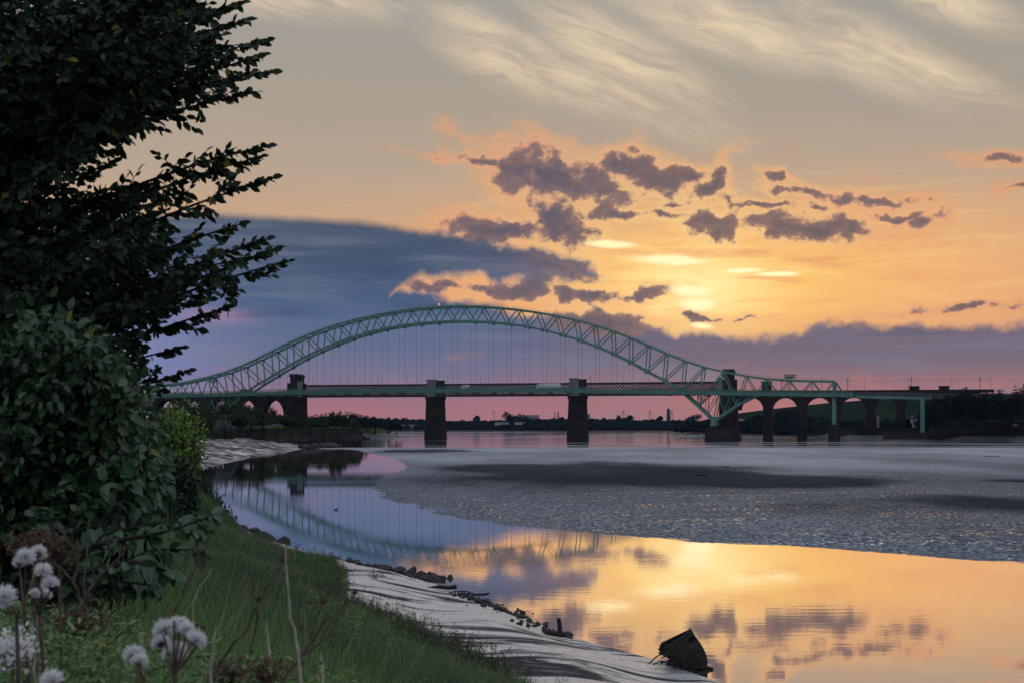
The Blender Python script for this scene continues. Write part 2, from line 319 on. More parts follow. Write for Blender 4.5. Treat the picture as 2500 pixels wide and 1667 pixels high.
M['white'] = simple('white_paint', (.42,.44,.47), (.52,.54,.56), 1.5, .5)
M['greywall'] = simple('grey_cladding', (.12,.13,.15), (.18,.19,.21), .3, .7)
M['roof'] = simple('slate_roof', (.06,.065,.075), (.09,.095,.1), .5, .8)
M['glass'] = simple('window_glass', (.02,.025,.03), (.04,.045,.05), 1, .1)
M['tyre'] = simple('tyre_rubber', (.015,.015,.015), (.025,.025,.025), 5, .9)
M['bluecab'] = simple('pale_blue_cab', (.30,.40,.50), (.36,.46,.55), 1, .4)
M['rock'] = simple('wet_dark_rock', (.004,.0045,.006), (.012,.012,.014), 3.0, .6, .05, .35)
M['wood'] = simple('black_rotten_wood', (.005,.0045,.004), (.018,.015,.012), 5.0, .75, .02, .3)
M['bushleaf'] = leafmat('lower_leaf_lit', (.014,.046,.018), (.040,.095,.032), .36, .48, .25, (.15,.16,.03))  # lit look of the lower left foliage put into the leaf colour
M['stem'] = simple('dry_brown_stem', (.045,.03,.026), (.10,.07,.055), 20, .8)
M['bark'] = simple('shrub_bark', (.012,.010,.009), (.026,.022,.018), 15, .9, .005, .1)
M['pale_stem'] = simple('pale_dry_stem', (.22,.19,.15), (.34,.30,.25), 15, .8)
M['fluff'] = leafmat('thistle_down', (.62,.61,.61), (.82,.82,.84), .9, .1, .4)
M['seed'] = leafmat('brown_seed_head', (.07,.045,.035), (.14,.09,.07), .9, .1, .1)
M['leaf'] = leafmat('sallow_leaf_backlit', (.008,.022,.012), (.020,.044,.020), .5, .22, .2, (.16,.15,.02))  # near-black backlit look put into the leaf colour
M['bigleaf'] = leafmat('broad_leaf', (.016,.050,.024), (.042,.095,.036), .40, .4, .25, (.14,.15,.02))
M['lime'] = leafmat('light_green_leaf', (.08,.15,.03), (.15,.23,.05), .5, .35, .35)
M['grass'] = leafmat('meadow_grass', (.045,.10,.040), (.11,.18,.075), .6, .2, .25, None, (.026,.062,.040))
M['straw'] = leafmat('dry_grass', (.17,.14,.08), (.26,.22,.14), .7, .2, .2)
M['weed'] = leafmat('weed_leaf', (.10,.18,.06), (.20,.30,.11), .5, .35, .3, (.25,.22,.04))
M['edgeweed'] = leafmat('shore_weed', (.035,.042,.022), (.07,.07,.04), .6, .25, .2)
M['farleaf'] = leafmat('far_tree_foliage', (.010,.016,.016), (.020,.028,.024), .9, .0, .1)
M['midleaf'] = leafmat('bank_bush_foliage', (.022,.036,.020), (.042,.058,.028), .8, .05, .2)
M['greyleaf'] = leafmat('grey_bush_foliage', (.055,.065,.07), (.08,.09,.095), .6, .2, .2)
M['redlamp'] = mat('red_lamp', lambda g: (lambda e: (g.put(e.inputs[0], (1,.12,.08)), g.put(e.inputs[1], 3.0), e.outputs[0])[2])(g.node('ShaderNodeEmission')))

# ------------------------------------------------------------------ mesh helpers
class MB:
    def __init__(s): s.v = []; s.f = []
    def quad_box(s, c8):
        b = len(s.v); s.v += [tuple(p) for p in c8]
        s.f += [tuple(b+i for i in q) for q in ((0,3,2,1),(4,5,6,7),(0,1,5,4),(1,2,6,5),(2,3,7,6),(3,0,4,7))]; return s
    def box(s, x0, x1, y0, y1, z0, z1, tx=0, ty=0):
        return s.quad_box([(x0,y0,z0),(x1,y0,z0),(x1,y1,z0),(x0,y1,z0),(x0+tx,y0+ty,z1),(x1-tx,y0+ty,z1),(x1-tx,y1-ty,z1),(x0+tx,y1-ty,z1)])
    def beam(s, a, b, w, h=None, up=(0,0,1), w2=None):
        a, b = Vector(a), Vector(b); h = h or w; d = (b-a).normalized(); u = Vector(up)
        if abs(d.dot(u)) > .98: u = Vector((1,0,0))
        r = d.cross(u).normalized(); u = r.cross(d); k = (w2/w) if w2 else 1
        q = [(-1,-1),(1,-1),(1,1),(-1,1)]
        return s.quad_box([a+r*(i*w/2)+u*(j*h/2) for i, j in q]+[b+r*(i*w/2*k)+u*(j*h/2*k) for i, j in q])
    def tube(s, pts, rs, n=6, cap=True):
        pts = [Vector(p) for p in pts]
        if not isinstance(rs, (list, tuple)): rs = [rs]*len(pts)
        b = len(s.v); ref = Vector((.3,.2,1)).normalized()
        for i, p in enumerate(pts):
            d = (pts[min(i+1, len(pts)-1)]-pts[max(i-1, 0)]).normalized()
            r = d.cross(ref); r = r.normalized() if r.length > 1e-4 else Vector((1,0,0)); u = r.cross(d)
            for k in range(n):
                a = 2*math.pi*k/n; s.v.append(tuple(p+(r*math.cos(a)+u*math.sin(a))*rs[i]))
        for i in range(len(pts)-1):
            for k in range(n): s.f.append((b+i*n+k, b+i*n+(k+1)%n, b+(i+1)*n+(k+1)%n, b+(i+1)*n+k))
        if cap: s.f.append(tuple(b+k for k in range(n))[::-1]); s.f.append(tuple(b+(len(pts)-1)*n+k for k in range(n)))
        return s
    def prism(s, poly, z0, z1):
        b = len(s.v); n = len(poly); s.v += [(x, y, z0) for x, y in poly]+[(x, y, z1) for x, y in poly]
        s.f.append(tuple(range(b+n-1, b-1, -1))); s.f.append(tuple(range(b+n, b+2*n)))
        for i in range(n): j = (i+1) % n; s.f.append((b+i, b+j, b+n+j, b+n+i))
        return s
    def mesh(s, name, smooth=False):
        m = bpy.data.meshes.new(name); m.from_pydata(s.v, [], s.f); m.update()
        if smooth: m.polygons.foreach_set('use_smooth', [True]*len(m.polygons))
        return m
def link(name, data, parent=None, label=None, cat=None, group=None, kind=None, loc=None, rot=None):
    o = bpy.data.objects.new(name, data); C.objects.link(o)
    if parent: o.parent = parent
    if loc is not None: o.location = loc
    if rot is not None: o.rotation_euler = rot
    for k, v in (('label', label), ('category', cat), ('group', group), ('kind', kind)):
        if v: o[k] = v
    return o
def build(name, mb, m, parent=None, smooth=False, **kw):
    me = mb.mesh(name, smooth); me.materials.append(M[m]); return link(name, me, parent, **kw)
def npmesh(name, V, F, m, smooth=False):
    V = np.asarray(V, np.float32); F = np.asarray(F, np.int32); k = F.shape[1]
    me = bpy.data.meshes.new(name); me.vertices.add(len(V)); me.vertices.foreach_set('co', V.ravel())
    me.loops.add(F.size); me.loops.foreach_set('vertex_index', F.ravel()); me.polygons.add(len(F))
    me.polygons.foreach_set('loop_start', np.arange(0, F.size, k, dtype=np.int32)); me.polygons.foreach_set('loop_total', np.full(len(F), k, np.int32))
    if smooth: me.polygons.foreach_set('use_smooth', np.ones(len(F), bool))
    me.update(calc_edges=True); me.validate()
    for mm in (m if isinstance(m, list) else [m]): me.materials.append(M[mm])
    return me
def unit(a): return a/np.maximum(np.linalg.norm(a, axis=-1, keepdims=True), 1e-9)
LEAF = np.array([[0,0,0],[-.42,.28,.05],[0,.3,-.03],[.42,.28,.05],[-.38,.66,.04],[0,.66,-.05],[.38,.66,.04],[0,1,-.12]], float)
LF = np.array([[0,2,1,1],[0,3,2,2],[1,2,5,4],[2,3,6,5],[4,5,7,7],[5,6,7,7]])
LT = np.array([[0,2,1],[0,3,2],[1,2,5],[1,5,4],[2,3,6],[2,6,5],[4,5,7],[5,6,7]])
def leaves(P, D, Nn, L, Wd):
    """leaf blades: base points P, directions D, normals Nn, lengths L, widths Wd -> V, F"""
    D = unit(D); Sd = unit(np.cross(D, Nn)); Nn = np.cross(Sd, D); n = len(P)
    V = (P[:,None,:]+Sd[:,None,:]*(LEAF[None,:,0:1]*Wd[:,None,None])+D[:,None,:]*(LEAF[None,:,1:2]*L[:,None,None])+Nn[:,None,:]*(LEAF[None,:,2:3]*L[:,None,None]))
    F = LT[None]+np.arange(n)[:,None,None]*8
    return V.reshape(-1,3), F.reshape(-1,3)
def quads(P, D, Nn, L, Wd):
    """small rhombic leaf tufts for distant foliage"""
    D = unit(D); Sd = unit(np.cross(D, Nn)); n = len(P); L = L[:,None]; Wd = Wd[:,None]
    V = np.stack([P-D*L*.5, P+Sd*Wd*.5, P+D*L*.5, P-Sd*Wd*.5], 1).reshape(-1,3)
    return V, np.arange(4*n).reshape(n,4)
def crown_points(n, c, r, clumps=14, fill=.75, seed=None):
    """points gathered in uneven clumps inside an ellipsoid"""
    R = np.random.default_rng(seed if seed is not None else random.randrange(1<<30))
    d = unit(R.normal(size=(clumps,3))); d[:,2] = np.abs(d[:,2])*.95-.30
    cc = d*R.uniform(.45,.95,(clumps,1))
    rr = R.uniform(.22,.45,clumps)
    k = R.integers(0,clumps,n); q = unit(R.normal(size=(n,3)))*(R.uniform(0,1,(n,1))**.4)
    p = cc[k]+q*rr[k][:,None]
    return np.asarray(c)+p*np.asarray(r), unit(p+R.normal(size=(n,3))*.7), R
def bush(name, loc, w, h, m='midleaf', n=900, leaf=.5, label=None, cat='bush', group=None, trunk=True, clumps=14, depth=None, low=.5):
    root = link(name, None, None, label, cat, group, loc=loc)
    r = (w/2, (depth or w)/2, h*low); c = (0, 0, h*(1-low))
    P, D, R = crown_points(n, c, r, clumps)
    P[:,2] = np.maximum(P[:,2], .05)
    V, F = quads(P, unit(R.normal(size=(n,3))), D, R.uniform(.6,1.3,n)*leaf, R.uniform(.35,.8,n)*leaf)
    link('crown', npmesh('crown', V, F, m), root)
    if trunk:
        mb = MB(); mb.tube([(0,0,-.6),(w*.02,0,h*.3),(-w*.03,0,h*.75)], [w*.035,w*.028,w*.008], 6)
        for a in range(4):
            t = a*1.6+.4; mb.tube([(0,0,h*.2+a*h*.08),(math.cos(t)*w*.2,math.sin(t)*w*.2,h*(.45+.08*a))], [w*.018,w*.006], 5)
        build('trunk', mb, 'bark', root)
    return root
def grid(name, U, Vv, fn, m, **kw):
    nu, nv = len(U), len(Vv)
    if getattr(fn, 'vec', False):
        uu, vv = np.meshgrid(np.asarray(U, float), np.asarray(Vv, float), indexing='ij'); vs = np.stack(fn(uu, vv), -1).reshape(-1, 3)
    else: vs = np.array([fn(u, v) for u in U for v in Vv])
    i, j = np.meshgrid(np.arange(nu-1), np.arange(nv-1), indexing='ij'); a = (i*nv+j).ravel()
    return link(name, npmesh(name, vs, np.stack([a, a+nv, a+nv+1, a+1], 1), m, True), None, kind='structure', **kw)
def vec(f): f.vec = True; return f
def vnoise(x, y, s=0):
    """cheap smooth noise, -1..1"""
    sn = np.sin
    return (sn(x*1.0+s+1.7*sn(y*.73+s))+sn(y*1.31+s*2+1.3*sn(x*.61-s))+sn((x+y)*.77+s*3))/3
# ------------------------------------------------------------------ water and land
RIV = -2.3                                                   # the river channel lies below the pool
SH = [(-20,22),(0,18),(10,16),(25,12),(34,8),(40.5,5.7),(44.5,4.3),(49.3,2.0),(58.3,-.8),(66.7,-3.7),(73.4,-7.1),(78.4,-9.7),(87.3,-13.2),(96,-18.4),(101,-20.6),(105,-25),(120,-36),(150,-43),(190,-46.5),(227,-47.8),(271,-52.9),(318,-56.9),(400,-62),(447,-63),(490,-66),(530,-74),(650,-88),(850,-118),(1000,-140),(1060,-130),(1110,-98),(1170,-84),(1215,-92),(1240,-112),(1300,-200),(1500,-420)]
SY, SX = zip(*SH)
def shore(Y): return np.interp(Y, SY, SX)
def gw(Y): return np.interp(Y, [0,50,63,75,85], [7.6,7.6,4.9,3.6,2.2])
def land(X, Y):
    X = np.asarray(X, float); Y = np.asarray(Y, float); d = shore(Y)-X; dp = np.maximum(d, 0); g_ = gw(Y); t = np.minimum(1, dp/g_)
    mud = t**.85+.10*np.sin(dp*1.2+Y*.25+1.5*np.sin(Y*.11))*np.minimum(1, dp)*np.clip(1-(dp-g_), 0, 1)+.06*vnoise(dp*1.6, Y*1.1, 4)*np.minimum(1, dp)
    gh = np.interp(Y, [50,75,92], [1.0,.7,.45]); mud = mud*gh
    zA = np.where(dp < g_, mud, gh+4.4*np.clip((dp-g_)/10.5, 0, 1)**1.4+.10*vnoise(X*.8, Y*.5, 2))
    zB = np.minimum(5.2, dp*1.9+.25*vnoise(X, Y, 1))
    rg = Y*.33+dp*.10+1.8*vnoise(dp*.09, Y*.03, 6)
    k = .55*vnoise(dp*.16, Y*.05, 3)+.34*(np.abs(np.sin(rg))-.5)+.16*vnoise(dp*.5, Y*.45, 5)+.17*vnoise(dp*1.5, Y*.9, 8)
    zC = 3.0*(np.minimum(dp, 26)/26)**.8+k*np.minimum(1, dp/5)*np.clip(1-(dp-24)/3, 0, 1)+np.clip((dp-26)*.28, 0, 3.2)
    zD = np.minimum(6.5, -2.6+dp*.42)
    w = np.interp(Y, [88, 97], [0, 1]); z = zA*(1-w)+zB*w
    w = np.interp(Y, [112, 150], [0, 1]); z = z*(1-w)+zC*w
    z = np.where(d < 0, d*.10, z)
    w = np.interp(Y, [500, 560], [0, 1]); z = z*(1-w)+np.where(d < 0, d*.1-2.6, zD)*w
    return z
Ys = np.concatenate([np.linspace(-15, 8, 12), np.geomspace(9, 110, 260), np.geomspace(111, 560, 420), np.geomspace(570, 1500, 40)])
Ds = np.concatenate([np.linspace(-14, -1, 5), np.linspace(-.4, 12, 90), np.geomspace(12.2, 30, 60), np.geomspace(31, 400, 24)])
bank = grid('river_bank', Ys, Ds, vec(lambda Y, d: (shore(Y)-d, Y, land(shore(Y)-d, Y))), ['soil', 'wetmud', 'darkmud'])
me = bank.data
cen = np.zeros(len(me.polygons)*3); me.polygons.foreach_get('center', cen); cen = cen.reshape(-1,3)
cY = cen[:,1]; cd = shore(cY)-cen[:,0]
mudm = np.where(cY < 90, cd < gw(cY), np.where(cY < 118, cd < .3, np.where(cY < 540, cd < 25, cd < 9)))
me.polygons.foreach_set('material_index', np.where(mudm, np.where(cY > 520, 2, 1), 0).astype(np.int32))

ME = [(-62,470),(-44.3,424.7),(-36,375),(-25.4,318.5),(-19.5,270),(-17.6,250),(-17.2,217.8),(-17.6,193),(-15.3,167.6),(-12.9,146.4),(-8.9,129.3),(-5.5,117.4),(-1.5,106.6),(4.1,98.4),(7.6,94.4),(11.1,89.7),(12.6,88.2),(15.6,87.3),(18.5,84.4),(22.8,79.1),(26,75.8),(45,62),(80,48),(160,30)]
MEa = np.array(ME, float)
def edge_dist(x, y):
    x = np.asarray(x, float); y = np.asarray(y, float); best = np.full(x.shape, 1e9); sgn = np.ones(x.shape)
    for a, b in zip(MEa[:-1], MEa[1:]):
        ab = b-a; t = np.clip(((x-a[0])*ab[0]+(y-a[1])*ab[1])/(ab@ab), 0, 1); dd = np.hypot(x-a[0]-ab[0]*t, y-a[1]-ab[1]*t)
        cr = ab[0]*(y-a[1])-ab[1]*(x-a[0]); q = dd < best; best = np.where(q, dd, best); sgn = np.where(q, np.where(cr > 0, 1, -1), sgn)
    return best*sgn
def mudz(x, y):
    e = edge_dist(x, y); ep = np.maximum(e, 0)
    z = np.where(e > 0, .30*(1-np.exp(-ep/14)), e*.05)
    z = z+(.03*vnoise(x*.35, y*.22, 1)+.05*vnoise(x*.09, y*.05, 4))*np.minimum(1, ep/6)+.02*vnoise(x*1.1, y*.6, 7)
    t = np.clip((y-440)/180, 0, 1.4); tt = np.minimum(t, 1); return z-2.9*tt*tt*(3-2*tt)-np.maximum(t-1, 0)*.5
Ym = np.concatenate([np.geomspace(44, 150, 300), np.geomspace(150.5, 440, 150), np.linspace(445, 680, 30)])
NU = 401
lump = rng.normal(size=(len(Ym), NU)); lump = (lump+np.roll(lump, 1, 0)*.6+np.roll(lump, 1, 1)*.8)/1.4
@vec
def mudpt(Y, u):
    x0 = np.where(Y < 470, np.interp(Y, MEa[::-1,1], MEa[::-1,0]), -62+(Y-470)*.1)
    x = x0-3+u*(np.maximum(.40*Y+6, x0+12)-x0+3); e = edge_dist(x, Y)
    return (x, Y, mudz(x, Y)+lump*np.interp(Y, [44,90,160,300], [.022,.025,.02,.009])*np.clip(e/2, .25, 1))
grid('mud_flat', Ym, np.linspace(0, 1, NU), mudpt, 'mudflat')
@vec
def mudout(Y, u): x = .40*Y+5.9+u*u*420; return (x, Y, mudz(x, Y)-.01)
grid('outer_mud_flat', np.geomspace(40, 680, 80), np.linspace(0, 1, 14), mudout, 'mudflat')
pool = MB(); inner = [(x+4, y+4) for x, y in ME[1:]]
poly = [(-70,452),(-52,440)]+inner+[(160,-40),(-80,-40)]
pool.v = [(x, y, 0.0) for x, y in poly]; pool.f = [tuple(range(len(poly)))[::-1]]
pw = build('pool_water', pool, 'pool', kind='structure')
rv = MB(); rv.v = [(-900,446,RIV),(1600,446,RIV),(2600,4200,RIV),(-2600,4200,RIV)]; rv.f = [(0,1,2,3)]
build('river_water', rv, 'river', kind='structure')
gb = MB(); gb.v = [(-15000,-3000,-6),(15000,-3000,-6),(15000,15000,-6),(-15000,15000,-6)]; gb.f = [(0,1,2,3)]
build('ground', gb, 'farsoil', kind='structure')
def bar(x0, x1, y0, y1, h, s):
    U = np.linspace(0, 1, 40); Vv = np.linspace(-1, 1, 9)
    def fn(u, v):
        x = x0+(x1-x0)*u; prof = math.sin(math.pi*u)**.4; yc = (y0+y1)/2+12*math.sin(u*5+s); hw = (y1-y0)/2*prof*(1+.35*math.sin(u*13+s*2))
        return (x, yc+v*hw, RIV-.06+(h+.06)*(1-v*v)*prof)
    grid('mud_bar', U, Vv, fn, 'mudflat')
for a in [(-55,260,655,690,.13,1),(40,330,735,752,.10,2),(-30,90,800,812,.10,3),(90,420,840,860,.16,4),(-40,60,1180,1230,.2,5),(-10,250,1290,1360,.22,6),(-150,-20,1380,1420,.15,7),(100,520,1700,1800,.2,8),(-300,100,2050,2200,.2,9),(-40,120,690,706,.10,11),(60,300,775,786,.08,12),(-60,20,905,925,.10,13),(10,200,960,990,.12,14),(-120,40,1080,1110,.12,15),(30,330,1120,1150,.14,16),(-200,0,1600,1680,.2,17),(50,260,1480,1560,.2,18)]: bar(*a)

# right bank, under the bridges' north end
def rb(u, v):
    X = 180+u*620; s0 = 905+8*math.sin(u*7)-u*30-78*float(np.clip((X-225)/45, 0, 1)); d = v
    Y = s0+d*1.0-22; X = X+max(0, d-30)*.42
    z = RIV-.4+min(4.2, max(0, d)*.16)+(.35*vnoise(X*.12, d*.35, 2) if 0 < d < 26 else 0)
    if X < 206: z = min(z, RIV-.5+max(0, (X-186))*.2)
    if d > 30: z += min(3.8, (d-30)*.5)
    return (X, Y, z)
grid('north_bank', np.linspace(0, 1, 90), np.concatenate([np.linspace(-3, 30, 34), np.linspace(32, 60, 8), np.linspace(80, 700, 8)]), rb, ['farsoil', 'darkmud'])
rbm = bpy.data.objects['north_bank'].data; rbm.polygons.foreach_set('material_index', [1 if p.center.z < 1.0 else 0 for p in rbm.polygons])
# far shore and hill
def fs(u, v):
    X = -1500+u*3600; return (X, 2830+v+25*math.sin(X*.006)+12*math.sin(X*.021), RIV-.3+min(2.0, v*.05)+min(9, max(0, v-60)*.04)+2.5*vnoise(X*.006, v*.01, 3)*min(1, v/300))
grid('far_shore', np.linspace(0, 1, 90), np.concatenate([np.linspace(-4, 60, 8), np.linspace(90, 900, 10)]), fs, 'farsoil')
def hl(u, v):
    X = 205+u*900; t = math.sin(min(1, v)*math.pi/2)
    ridge = np.interp(X, [205,240,280,355,425,520,1100], [4,12,21,30,38,43,40])
    return (X, 1560+v*260, RIV-.4+(ridge+2.3)*t+.8*vnoise(X*.03, v*5, 2)*t)
grid('hill', np.linspace(0, 1, 60), np.linspace(0, 1.6, 16), hl, 'hill')

# ------------------------------------------------------------------ bridges (local x along the deck, y away from the viewer)
PHI = math.atan(1080/3640); E_ = Vector((math.cos(PHI), -math.sin(PHI), 0)); N_ = Vector((math.sin(PHI), math.cos(PHI), 0))
ORG = N_*901-E_*307; BR = (0, 0, -PHI)
road = link('arch_bridge', None, None, 'green steel through-arch road bridge with hangers spanning the river', 'bridge', loc=ORG, rot=BR)
W = 10.5
Bx = [0,12.3,24.4,36.2,48.2,59.8,71.5,82.6,93.7,104.5,115,125.3,136,147.1,157.1,166.9]; Bz = [73.4,73.1,72.3,71.1,69.3,66.8,63.6,60,55.9,51.2,45.9,40.3,34.6,28.0,19.1,9.7]
Tx = [6.1,18.2,30.6,43,55.4,67.6,80.2,92.3,103.9,115.2,126.4,137.6,149.2,160.8,172.9]; Tz = [82.7,82.2,81.2,79.7,77.8,75.5,72.5,69.1,65.2,60.8,55.9,50.9,46.2,42.4,39.5]
Sx = [186.5,198.6,212,225.5,238.6]; Sz = [36.8,35.0,34.0,33.5,33.2]
def zdeck(c): return (27.9-2.2*(c/167)**2 if abs(c) < 167 else 25.7-(abs(c)-167)*.018)-.4*c/167
def mem(name, a, b, w, h=None, m='steel', par=None): return build(name, MB().beam(a, b, w, h), m, par or road)
gus = MB().box(-1.1, 1.1, -.42, .42, -.9, .9); gusm = gus.mesh('gusset'); gusm.materials.append(M['steel'])
for off in (0, W):
    for sg in (-1, 1):
        p = lambda x, z: (sg*x, off, z)
        tops = list(zip(Tx, Tz)); bots = list(zip(Bx, Bz)); sides = list(zip(Sx, Sz))
        alltop = tops+sides
        if sg == 1: mem('top_chord', (-Tx[0], off, Tz[0]), (Tx[0], off, Tz[0]), 1.0, 1.25)
        for i in range(len(alltop)-1): mem('top_chord', p(*alltop[i]), p(*alltop[i+1]), .95, 1.15)
        for i in range(len(bots)-1): mem('bottom_chord', p(*bots[i]), p(*bots[i+1]), .95, 1.2 if i < 12 else 1.4)
        for i, (tx, tz) in enumerate(tops):
            mem('diagonal', p(tx, tz), p(*bots[i]), .5 if i < 10 else .62, .6)
            mem('diagonal', p(tx, tz), p(*bots[i+1]), .55 if i < 10 else .7, .62)
        for i in range(2, 13):
            o = link('gusset', gusm, road, loc=p(Bx[i-1], Bz[i-1]-.7)); o.scale = (.7,1,.8)
        c1, c2 = (180.8, 19.2), (192.7, zdeck(sg*192.7)+.4)
        mem('bottom_chord', p(*bots[15]), p(*c1), .9, 1.1); mem('bottom_chord', p(*c1), p(*c2), .9, 1.0)
        mem('diagonal', p(*tops[14]), p(*c1), .6, .6); mem('diagonal', p(*sides[0]), p(*c1), .6, .6)
        dk = [192.7, 205.8, 218.7, 232.0, 244.5]
        for i, (x, z) in enumerate(sides):
            zt = zdeck(sg*x)+1.5
            if i < 4:
                if i or True: mem('diagonal', p(x, z), p(dk[max(0, i-0)] if i else 192.7, zdeck(sg*dk[i])+1.2), .5, .5)
                if i: mem('diagonal', p(x, z), p(dk[i-1], zdeck(sg*dk[i-1])+1.2), .5, .5)
                if i: mem('post', p(x, z-.2), p(x, zt), .4, .4)
        x, z = sides[4]; mem('end_post', p(x, z), p(x, zdeck(sg*x)-.5), 1.3, 1.6); mem('diagonal', p(x-.4, z), p(dk[3], zdeck(sg*dk[3])+1.2), .5, .5); mem('diagonal', p(x+.6, z-.3), p(dk[4], zdeck(sg*dk[4])+1.4), .55, .6)
        # members below the deck round the bearing
        zd = lambda x: zdeck(sg*x)-.1
        for (ax, az), bx in [((157.1,19.1),157.6),((157.1,19.1),164),((162.2,14.2),162.5),((162.2,14.2),168.5),((173.4,14.3),170.8),((173.4,14.3),177),((180.8,19.2),178),((180.8,19.2),182.5),((186.8,21.9),184.5),((186.8,21.9),188.5),((151.6,24),153.5),((151.6,24),149.5)]:
            mem('strut', p(ax, az), p(bx, zd(bx)), .42, .42)
        # suspension hangers
        for i in range(0 if sg == 1 else 1, 12):
            mem('hanger', p(Bx[i], Bz[i]-.6), p(Bx[i], zdeck(sg*Bx[i])+1), .15, .15)
        build('bearing', MB().box(-1.6, 1.6, -1.2, 1.2, -2.4, .9, .5, .3), 'steel', road, loc=p(166.9, 9.2))
# bracing between the two trusses, and the walkway rail along the top
for sg in (-1, 1):
    alltop = list(zip(Tx+Sx, Tz+Sz)); bots = list(zip(Bx, Bz))[:13]
    for lst in (alltop, bots):
        for i in range(len(lst)-1):
            a, b = lst[i], lst[i+1]
            mem('cross_brace', (sg*a[0], 0, a[1]), (sg*b[0], W, b[1]), .3, .3); mem('cross_brace', (sg*a[0], W, a[1]), (sg*b[0], 0, b[1]), .3, .3)
        for x, z in lst:
            if x or sg == 1: mem('cross_beam', (sg*x, 0, z), (sg*x, W, z), .45, .6)
    x, z = Tx[14], Tz[14]
    for dz in (1.6, 3.2): mem('portal_beam', (sg*(x-dz*.2), 0, z-dz), (sg*(x-dz*.2), W, z-dz), .5, .5)
    for k in range(6): mem('portal_brace', (sg*(x-.3), k*W/6, z-.4), (sg*(x-.6), (k+1)*W/6, z-3.2), .25, .25)
    mem('portal_beam', (sg*238.6, 0, 33.0), (sg*238.6, W, 33.0), .9, 1.2)
rail = MB(); pts = [(-x, z) for x, z in list(zip(Tx+Sx, Tz+Sz))[::-1]]+list(zip(Tx+Sx, Tz+Sz))
for off in (-.35, W+.35):
    for (x0, z0), (x1, z1) in zip(pts[:-1], pts[1:]):
        rail.beam((x0, off, z0+1.55), (x1, off, z1+1.55), .07)
        for k in range(4):
            t = k/4; rail.beam((x0+(x1-x0)*t, off, z0+(z1-z0)*t+.5), (x0+(x1-x0)*t, off, z0+(z1-z0)*t+1.6), .07)
build('walkway_rail', rail, 'steel', road, kind='stuff')
# deck
dx = np.linspace(-250, 250, 41)
for a, b in zip(dx[:-1], dx[1:]):
    za, zb = zdeck(a), zdeck(b)
    def seg(y0, y1, l0, l1): return MB().quad_box([(a,y0,za+l0),(b,y0,zb+l0),(b,y1,zb+l0),(a,y1,za+l0),(a,y0,za+l1),(b,y0,zb+l1),(b,y1,zb+l1),(a,y1,za+l1)])
    build('deck_slab', seg(-2.4, W+2.4, 1.3, 1.9), 'dark', road)
    build('deck_girder', seg(-2.75, -2.45, .35, 2.35), 'deckgreen', road)
    build('deck_girder', seg(W+2.45, W+2.75, .35, 2.35), 'deckgreen', road)
    for y_ in (-2.6, W+2.6):
        pr = MB(); nb = 18
        for k in range(nb): c = a+(b-a)*(k+.5)/nb; pr.box(c-.13, c+.13, y_-.05, y_+.05, zdeck(c)+2.36, zdeck(c)+3.75)
        build('parapet_rails', pr, 'deckgreen', road, kind='stuff')
    build('bottom_flange', seg(-2.95, -2.15, .12, .34), 'deckgreen', road)
    rb_ = MB()
    for k in range(5): c = a+(b-a)*k/5; rb_.box(c-.06, c+.06, -2.9, -2.76, zdeck(c)+.36, zdeck(c)+3.9)
    rb_.box(a, b, -2.95, -2.5, (za+zb)/2+3.76, (za+zb)/2+3.95)
    build('stiffener', rb_, 'deckgreen', road, kind='stuff')
    mem('floor_beam', (a+1, -2.3, za-.1), (a+1, W+2.3, za-.1), .5, 1.3, 'deckgreen')
for x in (-238.6, 238.6):
    for off in (0, W):
        zb = 7.5 if x > 0 else 2
        build('pier_leg', MB().box(x-.9, x+.9, off-1, off+1, zb, zdeck(x)-.6), 'steel', road)
build('pier_base', MB().box(235.4, 241.6, -3, W+3, -3.2, 7.6, .4, .3), 'stone', road)
for sg in (-1, 1):
    build('bearing_pier', MB().box(sg*171-8.5, sg*171+8.5, -6, W+6, -3.4, 4.9, .4, .4).box(sg*166.9-2.2, sg*166.9+2.2, -2, 2, 4.91, 6.9, .5, .4).box(sg*166.9-2.2, sg*166.9+2.2, W-2, W+2, 4.91, 6.9, .5, .4), 'stone', road)
for sg, x in ((1, 212.5), (-1, 210)):                         # inspection gantries on the top chord
    gz = 35.4; gm = MB().box(sg*x-2.6, sg*x+2.6, -1.2, W+1.2, gz+.9, gz+1.1).box(sg*x-3.4, sg*x+3.4, -1.5, W+1.5, gz+1.9, gz+2.05)
    for px in (-2.6, 0, 2.6):
        for oy in (-1, W+1): gm.beam((sg*x+px, oy, gz-1), (sg*x+px, oy, gz+1.95), .25)
    gm.box(sg*x-2.6, sg*x+2.6, -.6, 1.4, gz-.4, gz+.8)
    build('inspection_gantry', gm, 'steel', road)
build('aviation_lamp', MB().tube([(-9, -.2, 83.6), (-9, -.2, 84.6)], [.4, .4], 8), 'redlamp', road)
